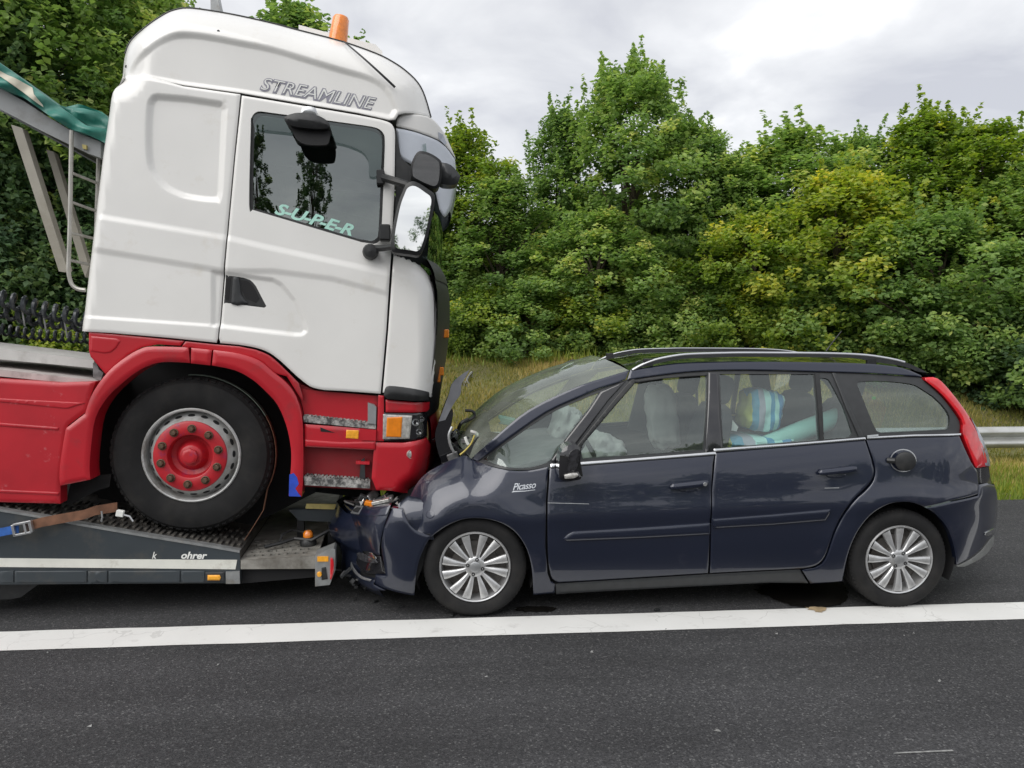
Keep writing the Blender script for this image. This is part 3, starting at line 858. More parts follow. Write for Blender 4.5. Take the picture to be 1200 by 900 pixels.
BUSH = ['leafy bush on the bank just beside the truck grille', 'light green bush above the upright crumpled bonnet', 'green bush on the bank above the car windscreen base', 'light green bush above the far door mirror of the car',
    'green bush above the front end of the car roof rails', 'green bush above the driver door window of the car', 'green bush above the middle door pillar of the car', 'yellow green bush above the rear door window of the car', 'green bush in front of the upright tree above the rear door',
    'wide green bush beside the thin roof aerial of the car', 'wide green bush above the tail window of the car', 'green bush above the red tail lamp of the car', 'green bush on the bank above the visible crash barrier', 'dark bush past the tail of the car behind the crash barrier',
    'green bush at the far end of the crash barrier row', 'green bush hidden behind the truck cab front', 'dark bush behind the tan diagonal struts', 'dark bush behind the aluminium ladder', 'dark bush behind the grey sloping beam', 'small yellow green bush just above the aluminium chassis plank']
for i, (u, vt, d, r, lm) in enumerate(((528, 318, 16.4, 1.2, 'leaf_green'), (575, 330, 15.7, 1.2, 'leaf_yellow'), (620, 342, 15.3, 1.2, 'leaf_green'), (668, 335, 15.4, 1.3, 'leaf_yellow'), (716, 348, 15.3, 1.2, 'leaf_green'),
    (770, 330, 15.6, 1.3, 'leaf_green'), (825, 325, 15.6, 1.3, 'leaf_green'), (880, 330, 15.6, 1.3, 'leaf_yellow'), (935, 325, 15.6, 1.3, 'leaf_green'), (990, 318, 15.6, 1.4, 'leaf_green'), (1045, 325, 15.5, 1.4, 'leaf_green'),
    (1100, 330, 15.6, 1.3, 'leaf_green'), (1150, 345, 15.6, 1.3, 'leaf_green'), (1200, 340, 15.6, 1.4, 'leaf_dark'), (1255, 330, 15.6, 1.4, 'leaf_green'), (480, 330, 16, 1.3, 'leaf_green'),
    (20, 280, 14.6, 1.6, 'leaf_dark'), (85, 300, 14.6, 1.4, 'leaf_dark'), (-50, 270, 14.4, 1.6, 'leaf_dark'), (60, 372, 13.6, .9, 'leaf_yellow'))):
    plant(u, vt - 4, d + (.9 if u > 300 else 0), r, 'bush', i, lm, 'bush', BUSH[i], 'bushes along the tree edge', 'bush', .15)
for i, (x, y) in enumerate(((16.5, 17.5), (19.5, 18), (22.5, 17.2), (26, 18), (30, 18.5), (35, 18), (41, 19), (-19, 17), (-23, 18), (-28, 17.5), (-34, 18.5))):
    tree('broadleaf_tree', 'green tree continuing the row along the road past the ends of the bank', 'trees continuing the row', 'tree', 'tall', i, 'leaf_green', (x, y, float(terrain(x, y)) - .1), 2.6, 6.2 + (i % 3) * .6, i * 1.7)
# the far side of the motorway, seen only as reflections in windows, mirrors and paint
for (x, y, h, r, lab) in ((-2.2, -35, 13.2, 1.45, 'tall dark poplar mirrored in the truck side window, the broader one'), (-5.1, -35.5, 12.2, 1.3, 'tall dark poplar mirrored in the truck side window, beside window edge')):
    tree('poplar_tree', lab, 'poplars across the road', 'tree', 'poplar', 0, 'leaf_dark', (x, y, .4), r, h, x)
rnd = random.Random(5)
for i in range(22):
    x = -46 + 4.3 * i + rnd.uniform(-1, 1); y = -40 + rnd.uniform(-3, 3)
    tree('broadleaf_tree', 'dark tree across the road seen as a reflection in the car paint', 'trees across the road', 'tree', 'mid', i, 'leaf_dark', (x, y, .6), rnd.uniform(2.6, 3.4), rnd.uniform(3.2, 5.2) + (3.6 if x > 5 else 0), rnd.uniform(0, 6))

# ---- grass on the verge and the bank
rng = np.random.default_rng(77)
def grass(name, n, xr, yr, hmin, hmax, m, label, wid=.012, dens=None):
    x = rng.uniform(*xr, n); y = rng.uniform(*yr, n)
    nz_ = np.array([noise.noise(Vector((a * .9, b__ * .9, 3.1))) for a, b__ in zip(x, y)])
    if dens: k = rng.uniform(-.6, .6, n) < nz_ + dens; x, y, nz_ = x[k], y[k], nz_[k]; n = len(x)
    h = rng.uniform(hmin, hmax, n) * (1 + .7 * nz_)
    z = terrain(x, y); an = rng.uniform(0, 6.28, n); lean = rng.normal(size=(n, 2)) * .28
    w = wid * rng.uniform(.6, 1.4, n)
    V = np.empty((n, 3, 3))
    V[:, 0] = np.stack([x - np.cos(an) * w, y - np.sin(an) * w, z - .02], 1)
    V[:, 1] = np.stack([x + np.cos(an) * w, y + np.sin(an) * w, z - .02], 1)
    V[:, 2] = np.stack([x + lean[:, 0] * h, y + lean[:, 1] * h, z + h], 1)
    me = bpy.data.meshes.new(name)
    me.vertices.add(3 * n); me.vertices.foreach_set('co', V.ravel())
    me.loops.add(3 * n); me.loops.foreach_set('vertex_index', np.arange(3 * n, dtype=np.int32))
    me.polygons.add(n); me.polygons.foreach_set('loop_start', np.arange(0, 3 * n, 3, dtype=np.int32))
    me.update(calc_edges=True)
    at = me.attributes.new('tone', 'FLOAT', 'FACE')
    at.data.foreach_set('value', np.clip(.5 + .45 * nz_ + rng.normal(size=n) * .16, 0, 1).astype(np.float32))
    return tag(link(name, me, m), label, 'grass', kind='stuff')
grass('bank_grass', 140000, (-5, 13), (8.3, 16.4), .035, .105, 'grass_blade', 'dry yellowish grass covering the bank behind crash barrier', .013)
grass('verge_grass', 36000, (-5, 13), (VERGE_Y - .03, 9.4), .05, .12, 'grass_lush', 'short lush green grass along the asphalt edge', .010)
grass('tall_weeds', 8000, (-6, 14), (14.9, 16.6), .12, .28, 'grass_lush', 'taller green weeds at the foot of the bushes', .020, -.12)
# ================================================================== TRUCK ON THE TRAILER
HW = 1.24
TY = -1.16                                   # outer face of the front tyre
pw = Vector(cam.location) + sight(224, 533) * 4.95
TRZ = Matrix.Rotation(R(4.0), 4, 'Z')
torg = pw - TRZ.to_3x3() @ Vector((0, TY, 0)); torg.z = 0
TM = Matrix.Translation(torg) @ TRZ
TF = Frame(TM)
truck = empty('semi_truck', TM)
tag(truck, 'white and red semi truck tractor strapped facing backwards on the low trailer', 'truck')

RT, RR_, RF = .26, .07, .13
rear_px = [(97, 388), (98, 378), (104, 325), (112, 258), (120, 190), (128, 135), (132, 109), (140, 99), (144, 89)]
top_px = [(144, 89), (145, 76), (147, 64), (154, 48), (174, 30), (192, 18), (204, 12.5), (220, 10), (246, 13), (280, 19), (320, 28), (350, 36), (400, 49), (440, 63), (460, 73), (476, 84), (490, 98), (498, 114), (505, 138)]
front_px = [(461, 297), (470, 300), (490, 309), (502, 321), (509, 337), (512, 358), (512, 400), (510, 430), (507, 462), (504, 478), (505, 512), (502, 540), (495, 561), (482, 573)]
C_rear = [TF.at(u, v, -HW + RR_) for u, v in cr(rear_px, 3)]
C_top = [TF.at(u, v, -HW + RT) for u, v in cr(top_px, 3)]
C_front = [TF.at(u, v, -HW + RF) for u, v in cr(front_px, 3)]
x_, z_ = C_front[-1]
SIL = C_rear + C_top[1:] + [(C_top[-1][0] + .25, C_top[-1][1] - .4), (C_front[0][0] + .4, C_front[0][1] + .25)] + C_front + [(x_, z_ - 1), (C_rear[0][0], z_ - 1)]
TFEAT = []
def f_cab0(x, z):
    x = np.asarray(x, float); z = np.asarray(z, float)
    ins = inside(x, z, SIL)
    def q(line, r):
        d = np.where(ins, pdist(x, z, line), 0)
        return r * (1 - np.clip(d / r, 0, 1)) ** 2
    return -HW + np.maximum(np.maximum(q(C_top, RT), q(C_rear, RR_)), q(C_front, RF))
def f_cab(x, z):
    y = f_cab0(x, z)
    for poly, dep, bl in TFEAT:
        s = pdist(x, z, poly, True) * np.where(inside(x, z, poly), 1, -1)
        y = y + dep * smooth01(.5 + s / bl)
    return y
def tp(pts): return [TF.surf(u, v, f_cab0) for u, v in pts]
flat = lambda y0: (lambda x, z: np.full(np.shape(x), y0, float))

TFEAT.append((tp(cr([(183, 113), (176, 122), (174, 160), (176, 192), (184, 208), (196, 220), (216, 229), (240, 233), (256, 234)], 3) + [(258, 225), (263, 128), (260, 122)] + [(220, 116)]), .024, .05))
TFEAT.append((tp([(115, 254), (268, 279), (310, 289), (459, 321), (454, 344), (390, 327), (320, 318), (264, 318), (110, 293)]), -.010, .05))
TFEAT.append((tp([(250, 319), (320, 328), (330, 334), (345, 352), (356, 376), (359, 387), (354, 392), (345, 392), (250, 381)]), .014, .04))
TFEAT.append((tp([(90, 370), (258, 382), (258, 404), (90, 394)]), -.009, .03))
TFEAT.append((tp(cr([(151, 91), (160, 72), (176, 56), (192, 46), (208, 41), (236, 42), (280, 50), (320, 58), (360, 70), (400, 82), (432, 91), (452, 104), (464, 128)], 3) + [(458, 137), (430, 132), (320, 113.5), (282, 107), (215, 98)]), .020, .05))
EXTRA[f_cab] = [rings(p_, (-.5 * b_, -.25 * b_, .0, .25 * b_, .5 * b_), .015) for p_, d_, b_ in TFEAT]

WINDOW = cr([(296, 246), (292, 240), (294, 150), (295, 138), (302, 131), (315, 132)], 3) + cr([(425, 147), (441, 150), (449, 156), (451, 166), (450, 200), (447, 272), (444, 283), (438, 286)], 3) + [(424, 284)]
win_l = tp(WINDOW)
rear_side = rear_px[:-1] + [(147, 91.5)] + [(282, 110), (275, 180), (268, 255), (262, 320), (257.5, 380), (256, 398), (255, 402)]
side_p = C_rear[:-1] + tp([(147, 91.2), (215, 101), (281.6, 110.5), (274.6, 180), (267.6, 255), (262, 318), (257, 380), (255.5, 397), (254, 401.5), (200, 396), (130, 390)])
panel('cab_side', side_p, f_cab, 'truck_white', truck, step=.035, bow=.006, mirror=True)
door_px = [(283.5, 112), (320, 118), (420, 135)] + cr([(445, 140), (457, 144), (462, 151), (463, 160)], 3) + [(462, 230), (458.5, 296), (452.7, 386), (446, 461.3)] + [(400, 458)] + cr([(380, 457), (368, 454.5), (360, 450.5), (348, 441)], 3) + cr([(330, 424), (316, 413.5), (300, 407.5), (280, 404)], 3) + [(258.5, 402), (257, 396), (258.5, 380), (263.8, 318), (269, 258), (276, 182)]
doors = panel('cab_door', tp(door_px), f_cab, 'truck_white', truck, step=.03, bow=.006, holes=[win_l], mirror=True)
rub = [TF.surf(u, v, f_cab0) for u, v in [(371 + (u - 371) * .955, 208 + (v - 208) * .95) for u, v in WINDOW]]
panel('window_seal', win_l, f_cab, 'black_plastic', doors, off=-.012, lip=.02, step=.06, holes=[rub], mirror=True)
panel('window_pane', rub, f_cab, 'truck_glass', doors, off=-.02, lip=.004, step=.08, mirror=True)
defl = cr([(299, 152), (297, 140), (303, 134), (318, 135)], 3) + cr([(425, 149), (440, 152), (447, 159), (448, 175)], 3) + cr([(446, 207), (433, 207), (432, 190), (424, 178), (405, 170)], 3) + [(345, 157)]
panel('wind_deflector', tp(defl), f_cab, 'dark_glass', doors[0], off=.02, lip=.004, step=.06)
roof_px = [(505, 138), (492, 134), (475, 132.5), (467, 134), (463, 140), (456, 140.5), (420, 132), (320, 115), (282, 108.5), (215, 99.5), (146, 90)]
panel('roof_fairing', C_top + tp(roof_px[1:-1] + [(150, 90.2)]), f_cab, 'truck_white', truck, step=.03, bow=.005, mirror=True)
panel('corner_panel', C_front[1:26] + tp([(502, 463), (470, 461), (448.5, 460), (455, 386), (461.5, 297)]), f_cab, 'truck_white', truck, step=.03, bow=.006, mirror=True)
panel('side_liner', tp([(100, 380), (128, 140), (146, 94), (300, 100), (460, 138), (458, 300), (490, 330), (498, 455), (446, 457), (380, 452), (352, 440), (318, 410), (255, 398), (120, 386)]), f_cab0, 'gap_black', truck, off=-.035, lip=0, step=.12, holes=[win_l], mirror=True)
panel('corner_liner', tp([(440, 452), (498, 454), (499, 480), (500, 515), (497, 545), (484, 566), (441, 570)]), f_cab0, 'gap_black', truck, off=-.05, lip=0, step=.08)
a_pil = tp([(463.5, 149), (470, 184), (492, 205), (504, 250), (505, 316), (490, 306), (470, 298), (461, 295), (463.5, 230)])
panel('windscreen_pillar', a_pil, f_cab0, 'black_plastic', truck, off=-.012, step=.06, mirror=True)

# roof and rear wall closing the shell, swept across the cab
def sweep_y(name, line, y0, y1, m, parent, crown_=0., ny=7):
    vs, fs = [], []
    for j in range(ny):
        s = j / (ny - 1)
        for i, (x, z) in enumerate(line):
            vs.append((x, y0 + (y1 - y0) * s, z + crown_ * (1 - (2 * s - 1) ** 2)))
    n = len(line)
    for j in range(ny - 1):
        for i in range(n - 1): a = j * n + i; fs.append((a, a + n, a + n + 1, a + 1))
    return MB().add(vs, fs, True).build(name, m, parent)
sweep_y('roof', [(x, z - .002) for x, z in C_top], -HW + RT, HW - RT, 'truck_white', truck, .0)
MB().tube([(x, -HW + RT - .004, z + .002) for x, z in C_top[6:]], .006, 6).build('roof_seal', 'black_plastic', truck)
sweep_y('rear_wall', C_rear, -HW + RR_, HW - RR_, 'truck_white', truck)
# front face: bowed across the cab
def bowed(name, px, m, parent, ybase=-.6, B=.17, y0=-1.16, y1=1.16, ny=15, push=0, th=.02):
    b_ = lambda y: B * (1 - (abs(y) / HW) ** 2.2)
    L = [TF.at(u, v, ybase) for u, v in px]
    vs, fs = [], []
    for j in range(ny):
        y = y0 + (y1 - y0) * j / (ny - 1)
        vs += [(x - b_(ybase) + b_(y) + push, y, z) for x, z in L]
    n = len(L)
    for j in range(ny - 1):
        for i in range(n - 1): a = j * n + i; fs.append((a, a + n, a + n + 1, a + 1))
    mb = MB().add(vs, fs, True)
    if th: mb.add([(v[0] - th, v[1], v[2]) for v in vs], [f[::-1] for f in fs], True)
    return mb.build(name, m, parent)
bowed('windscreen', cr([(513, 190), (516, 240), (517, 290), (515, 313)], 4), 'truck_screen', truck, th=0)
bowed('wiper_cowl', cr([(513, 309), (521, 323), (524, 334)], 3), 'black_plastic', truck)
bowed('front_grille', cr([(522, 331), (525.5, 345), (526, 370), (525, 392), (521, 425), (515, 460), (513, 480)], 3), 'black_plastic', truck)
bowed('front_bumper', cr([(512, 480), (514, 500), (512, 530), (503, 556), (490, 572)], 3), 'truck_red', truck, y0=-1.0, y1=1.0)
f_vis = lambda x, z: f_cab0(x, z) * 0 - HW + .06 + .35 * np.clip((np.asarray(x) - vis_x0) / .45, 0, 2) ** 2
vis_x0 = TF.at(468, 150, -HW)[0]
def vp(pts): return [TF.surf(u, v, f_vis) for u, v in pts]
panel('upper_visor', vp([(464.5, 148), (465, 140), (470, 134)] + cr([(492, 134.5), (506, 139), (520, 155), (530, 176), (534, 186)], 3) + cr([(523, 171.5), (512, 163), (490, 154.5)], 3)), f_vis, 'truck_white', truck, step=.035, bow=.004, lip=.04, mirror=True)
vz = panel('sun_visor', vp([(464.5, 150)] + cr([(490, 156), (512, 164.5), (523, 173), (533, 187)], 3) + [(535, 205)] + cr([(533, 222), (529, 243), (521, 254), (515, 246)], 3) + [(508, 215), (490, 197), (470, 186.5), (465, 180)]), f_vis, 'visor_silver', truck, step=.035, bow=.006, lip=.03, mirror=True)
panel('marker_lamp', vp([(513.5, 155), (519, 158), (523.5, 168), (521, 170), (514, 163)]), f_vis, 'grey_lens', vz[0], off=.008, lip=.01)
bowed('visor_front', cr([(518, 152), (530, 172), (536, 195), (534, 222), (529, 245)], 3), 'visor_silver', truck, ybase=-.75, y0=-.98, y1=.98, push=-.02)

# lettering
side_text('roof_lettering', 'STREAMLINE', TF.surf(303.5, 104.5, f_cab0), TF.surf(440, 129, f_cab0), .112, f_cab, 'text_lilac', truck, .007, .32, .0055, 1.02)
side_text('roof_lettering', 'STREAMLINE', TF.surf(305, 104, f_cab0), TF.surf(439, 128.2, f_cab0), .108, f_cab, 'text_white', truck, .010, .32, -.0012, 1.02)
side_text('window_lettering', 'S-U-P-E-R', TF.surf(321, 249.5, f_cab0), TF.surf(412, 276, f_cab0), .100, f_cab, 'text_mint', doors[0], -.014, .30, .003, .94)
# bolts in the fairing
for (u, v) in ((256, 37), (148.5, 78)):
    x, z = TF.surf(u, v, f_cab0); y = float(f_cab(np.array([x]), np.array([z]))[0])
    MB().lathe([(.001, -.006), (.008, -.006), (.011, -.001), (.011, .01)], 10, (x, y, z)).build('bolt', 'dark_trim', truck)

# door handle: black shell, pull bar, lock
hp = tp(cr([(264.5, 322), (280, 323.5), (293, 327), (300, 334)], 3) + [(313, 359), (310, 361.5), (262, 355.5)])
hd = panel('door_handle', hp, f_cab, 'black_plastic', doors[0], off=.004, lip=.02, step=.02, bow=.003)
panel('handle_recess', tp(cr([(281, 328), (291, 330), (298, 338), (304, 350)], 3) + [(300, 355), (288, 350), (283, 340)]), f_cab, 'gap_black', doors[0], off=.0085, lip=.004, step=.03)
panel('handle_recess', tp([(265, 326), (270.5, 326), (268, 351), (263.5, 351)]), f_cab, 'gap_black', doors[0], off=.0085, lip=.004, step=.03)
panel('pull_bar', tp(cr([(273, 324.5), (279, 325), (281, 334), (283, 346), (290, 355)], 3) + [(278, 358), (271, 356)]), f_cab, 'dark_trim', doors[0], off=.014, lip=.02, step=.015, bow=.006)

# ---- red lower body
f_low = lambda x, z: f_cab0(x, z)
panel('lower_side_panel', tp([(104, 388.5), (160, 394), (216, 399.5), (211, 405), (185, 403.5), (166, 407), (150, 416), (130, 433.5), (124, 439), (118, 432), (106, 418), (104, 411)]), f_low, 'truck_red', truck, off=-.004, step=.04, bow=.004)
panel('pressed_recess', tp([(107, 394), (138, 397), (141, 400), (136, 408), (130, 413), (122, 414), (106, 411.5)]), f_low, 'truck_red', truck, off=.002, lip=.01, step=.03, bow=.003)
panel('mudguard_upper', tp([(217.5, 400), (256, 404), (280, 406)] + cr([(300, 410), (316, 417), (332, 431), (350, 449)], 3) + [(355, 466), (354, 470)] + cr([(336, 441), (320, 436), (304, 422), (280, 415)], 3) + [(250, 410.5), (213, 406)]), f_low, 'truck_red', truck, off=-.002, step=.04, bow=.003)
outer = cr([(93, 559), (92, 545), (95, 520), (102, 484), (112, 458), (130, 434), (150, 418), (166, 409), (180, 406), (222, 407)], 3)
inner = cr([(224, 425), (200, 424), (184, 425.5), (166, 433), (148, 446), (128, 465), (114, 489), (109, 520), (107, 545), (108, 561)], 3)
panel('wheel_arch', tp(outer + inner), flat(-HW), 'truck_red', truck, off=.028, lip=.16, step=.03, bow=.010)
panel('wheel_arch', tp([(225.5, 407.5), (249.5, 410), (247.5, 428), (225, 425.5)]), flat(-HW), 'truck_red', truck, off=.028, lip=.16, step=.03, bow=.008)
outer = cr([(251.5, 410), (280, 414), (304, 422), (320, 435), (336, 448), (348, 465), (355, 492), (356, 530), (355.5, 564), (354, 581)], 3)
inner = cr([(339, 580), (342, 540), (341, 520), (336, 497), (326, 474), (312, 458), (296, 444), (276, 433.5), (249.5, 428)], 3)
panel('wheel_arch', tp(outer + inner), flat(-HW), 'truck_red', truck, off=.028, lip=.16, step=.03, bow=.010)
panel('paint_scuff', tp([(340, 555), (345, 553), (349, 558), (351, 566), (347, 571), (350, 576), (353.5, 580.5), (339.5, 580)]), flat(-HW), 'scuff_blue', truck, off=.0395, lip=.003)
panel('mud_flap', tp([(94, 559), (110, 561), (122, 560), (120, 575), (104, 580), (90, 587), (88, 583)]), flat(-HW + .12), 'rubber', truck, lip=.02)
panel('wheel_well', tp([(88, 560), (95, 500), (110, 455), (150, 412), (200, 400), (260, 404), (320, 425), (357, 470), (358, 600), (250, 655), (90, 600)]), flat(-.62), 'gap_black', truck, lip=0, step=.2)
sk = cr([(-120, 430), (0, 439.5), (60, 443.5), (112, 447)], 2) + cr([(107, 462), (102, 482), (97, 505), (93, 535), (91, 560)], 2) + [(91, 580), (0, 577.5), (-120, 573)]
skirt = panel('side_skirt', tp(sk), flat(-HW), 'worn_red', truck, off=.0, lip=.10, step=.05, bow=.008)
panel('skirt_ridge', tp([(-120, 473), (0, 488), (90, 495), (89, 498), (0, 491.5), (-120, 477)]), flat(-HW), 'worn_red', skirt, off=.012, lip=.01, bow=.002)
panel('skirt_ridge', tp([(-120, 448), (0, 461.5), (100, 472), (99, 474), (0, 464), (-120, 451)]), flat(-HW), 'worn_red', skirt, off=.012, lip=.01, bow=.002)
panel('skirt_ridge', tp([(-120, 560), (0, 563), (90, 567), (89.5, 570), (0, 566), (-120, 563)]), flat(-HW), 'worn_red', skirt, off=.012, lip=.01, bow=.002)
# chassis deck behind the cab
def tprism(name, px, ya, yb, m, parent, yref=None):
    return MB().prism([TF.at(u, v, ya if yref is None else yref) for u, v in px], ya, yb).build(name, m, parent)
tprism('deck_plank', [(-120, 395), (0, 409), (110, 422), (112, 431.5), (0, 421), (-120, 407)], -1.04, -.45, 'plank_light', truck)
tprism('chassis_deck', [(-120, 424), (0, 433), (114, 446), (114, 452), (0, 441), (-120, 432)], -1.17, -.1, 'deck_pale', truck)
tprism('chassis_rail', [(-140, 440), (330, 480), (470, 500), (470, 540), (330, 530), (-140, 500)], -.60, -.40, 'gap_black', truck, -1.0)
tprism('chassis_rail', [(-140, 440), (330, 480), (470, 500), (470, 540), (330, 530), (-140, 500)], .40, .60, 'gap_black', truck, -1.0)
tprism('bracket', [(109, 425), (113, 426), (116, 433), (121, 437), (118, 446), (109, 443)], -1.15, -1.09, 'engine_metal', truck)
tprism('underbody', [(92, 575), (150, 590), (200, 540), (355, 575), (440, 585), (440, 560), (355, 470), (150, 440)], -.55, .55, 'gap_black', truck)

# ---- steps
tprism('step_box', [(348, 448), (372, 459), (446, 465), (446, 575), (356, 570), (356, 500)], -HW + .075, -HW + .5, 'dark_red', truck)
tprism('step_back_panel', [(350, 455), (372, 458), (444, 464), (444, 498), (358, 492)], -HW + .05, -HW + .08, 'truck_red', truck)
rs = panel('step_riser', tp([(357, 497), (400, 500), (441, 503.5), (440, 527.5), (400, 525.5), (357, 523.5)]), flat(-HW), 'truck_red', truck, off=.004, lip=.06, bow=.008, step=.02)
panel('step_lip', tp([(358, 515), (400, 518), (440, 517), (439.5, 526.5), (400, 524.5), (358, 522.5)]), flat(-HW), 'truck_red', rs, off=.016, lip=.01, bow=.004, step=.02)
panel('reflector', tp([(406, 503.5), (420.5, 504), (420, 514), (405.5, 513)]), flat(-HW), 'amber_light', rs, off=.014, lip=.012, bow=.002)
panel('arrow_mark', tp([(375.5, 500.5), (393, 507), (376, 505.5)]), flat(-HW), 'gap_black', rs, off=.0135, lip=.003)
tprism('step_side', [(421, 502), (441, 504), (440, 516.5), (424, 516)], -HW - .022, -HW, 'truck_red', rs)
mat('tread_steel', (.055, .055, .055), .55, var=.3, vscale=30, dirt=(.62, .61, .58), dscale=26, damt=.75)
for (px, nm) in (([(355.5, 487.5), (440.5, 497), (440.5, 503), (356, 494.5)], 'step_tread'), ([(356, 558.5), (433.5, 564), (433.5, 572.5), (357, 568.5)], 'step_tread')):
    P = [TF.at(u, v, -HW - .01) for u, v in px]
    st = MB().prism(P, -HW - .01, -HW + .16).build(nm, 'tread_steel', truck)
    (x0, z0), (x1, z1) = P[0], P[1]
    mb = MB()
    for i in range(17):                    # raised grip studs on the tread
        for j in range(3):
            s = (i + .5 + .25 * (j % 2)) / 17.5
            mb.box((x0 + (x1 - x0) * s, -HW + .012 + j * .05, z0 + (z1 - z0) * s + .003), (.016, .026, .012), Matrix.Rotation(math.atan2(-(z1 - z0), x1 - x0), 3, 'Y'))
    tag(mb.build('grip_studs', 'tread_steel', st), kind='stuff')
tprism('grab_post', [(431, 472), (438, 474), (441, 477), (440.5, 497), (431, 496)], -HW - .005, -HW + .045, 'satin_metal', truck)
tprism('step_hanger', [(423, 540), (427, 537), (428, 561), (421, 560)], -HW + .01, -HW + .05, 'dark_trim', truck)
tprism('step_hanger', [(417, 540.5), (433, 541), (433, 544.5), (417, 544)], -HW + .005, -HW + .055, 'worn_red', truck)

# ---- bumper corner and headlamp
panel('corner_post', tp([(443.5, 463), (450, 464), (450, 517), (439, 517), (442, 500)]), f_low, 'truck_red', truck, off=.0, bow=.004, step=.03)
panel('deflector_strip', tp([(449.5, 463)] + cr([(451, 456), (456, 452), (480, 454.5), (500, 458.5), (503, 460)], 3) + [(502.5, 469), (480, 469), (454, 467)]), f_low, 'black_plastic', truck, off=.035, lip=.05, bow=.014, step=.02)
panel('lamp_brow', tp([(452, 468.5), (503.5, 471), (503, 479.5), (500, 482), (452, 483)]), f_low, 'truck_red', truck, off=.004, bow=.006, step=.02)
hl = panel('headlamp', tp([(447.5, 484), (501, 483), (500.5, 511), (484, 516), (447, 516.5)]), f_low, 'gloss_black', truck, off=-.004, bow=.004, step=.03)
panel('indicator_housing', tp([(449, 485.5), (483, 487), (480, 514), (448.5, 514.5)]), f_low, 'clear_lens', hl, off=.006, bow=.004, step=.02)
mat('amber_deep', (.78, .23, .008), .25, coat=.8, var=.10, vscale=30)
panel('indicator', tp([(453.5, 489), (471.5, 488), (470, 512), (452.5, 511.5)]), f_low, 'amber_deep', hl, off=.013, bow=.003, step=.02)
for i in range(5):
    u = 455.5 + i * 3.2
    panel('lens_rib', tp([(u, 489.5), (u + .9, 489.4), (u + .5, 511.2), (u - .4, 511.2)]), f_low, 'amber_deep', hl, off=.0165, lip=.003, step=.05)
for (u, v, rr) in ((487, 495, .022), (494, 491, .016), (491, 506, .019)):
    x, z = TF.surf(u, v, f_low); y = float(f_low(np.array([x]), np.array([z]))[0])
    MB().lathe([(.001, .012), (rr * .6, .006), (rr * .95, -.006), (rr * 1.1, -.006), (rr * 1.1, .01)], 16, (x, y - .004, z)).build('lamp_reflector', 'chrome', hl)
bc = panel('bumper_corner', tp([(439, 518.5), (473, 519), (500, 513)] + cr([(504.5, 520), (503, 540), (497, 558), (483, 573)], 3) + [(460, 575), (441, 574), (435.5, 560), (437, 540)]), f_low, 'truck_red', truck, off=.004, lip=.05, bow=.010, step=.025)
x, z = TF.surf(482, 532, f_low); y = float(f_low(np.array([x]), np.array([z]))[0])
fog = MB().lathe([(.001, -.006), (.02, -.005), (.026, 0), (.030, -.006), (.032, .012)], 20).build('fog_lamp', 'clear_lens', bc); fog.location = (x, y - .008, z); fog.rotation_euler = (0, 0, R(24))
x, z = TF.surf(448, 544, f_low); y = float(f_low(np.array([x]), np.array([z]))[0])
MB().lathe([(.001, .0), (.017, .0), (.021, -.006), (.022, .012)], 16, (x, y - .006, z)).build('jacking_hole', 'gap_black', bc)
for (u, v) in ((521, 391), (515, 435), (511, 443)):
    x, z = TF.at(u, v, -.85)
    MB().box((x + .0, -.85, z), (.06, .05, .06)).build('front_marker', 'amber_deep', truck)

# ---- wheels
def truck_wheel_meshes():
    T = MB(); Ro = .508
    T.lathe([(.303, .035), (.312, .012), (.335, .0), (.37, -.010), (.42, -.012), (.455, -.004), (.462, -.002), (.470, .0), (.478, .012), (.492, .028), (.503, .042), (Ro, .060), (Ro, .085), (Ro - .014, .088), (Ro - .014, .098), (Ro, .101), (Ro, .138), (Ro - .014, .141), (Ro - .014, .151), (Ro, .154), (Ro, .19), (Ro - .014, .193), (Ro - .014, .203), (Ro, .206), (Ro, .24), (.49, .27), (.44, .30), (.31, .285)], 96)
    for k in range(64):                                 # shoulder blocks
        t = 2 * math.pi * k / 64
        M = Matrix.Rotation(-t, 3, 'Y')
        T.box(tuple(M @ Vector((.494, .036, 0))), (.018, .030, .030), M @ Matrix.Rotation(R(-32), 3, 'Z'))
    Rm = MB(); Rm.lathe([(.306, .030), (.308, .012), (.300, .004), (.293, .006), (.288, .018), (.286, .05), (.284, .085), (.27, .10)], 64)
    D = MB(); D.lathe([(.286, .088), (.276, .072), (.256, .034), (.238, .0), (.228, -.016)], 64)
    Hd = MB(); Hd.lathe([(.228, -.012), (.226, -.024), (.219, -.029), (.150, -.032), (.140, -.027), (.134, -.010), (.128, .030), (.100, .040), (.088, .028), (.076, .002), (.070, -.010), (.062, -.016), (.001, -.018)], 48)
    nut = MB(); nut.lathe([(.027, .0), (.027, -.010), (.023, -.013), (.019, -.010)], 18); nut.lathe([(.019, -.008), (.0185, -.026), (.014, -.031), (.001, -.031)], 6)
    hole = MB()
    n_ = 18; vs = [(.021 * math.cos(2 * math.pi * k / n_), 0, .014 * math.sin(2 * math.pi * k / n_)) for k in range(n_)]
    hole.add(vs + [(v[0] * 1.12, .004, v[2] * 1.12) for v in vs], [tuple(range(n_))] + [(k, k + n_, (k + 1) % n_ + n_, (k + 1) % n_) for k in range(n_)])
    cap = MB(); cap.lathe([(.050, .0), (.050, -.044), (.042, -.050), (.030, -.051), (.001, -.051)], 8)
    return [(q.mesh(nm), nm, m_) for q, nm, m_ in ((T, 'tyre', 'rubber'), (Rm, 'rim', 'rim_steel'), (D, 'wheel_disc', 'rim_steel'), (Hd, 'hub', 'hub_red'), (nut, 'wheel_nut', 'nut_brown'), (hole, 'vent_hole', 'gap_black'), (cap, 'hub_cap', 'hub_red'))]
TW = truck_wheel_meshes()
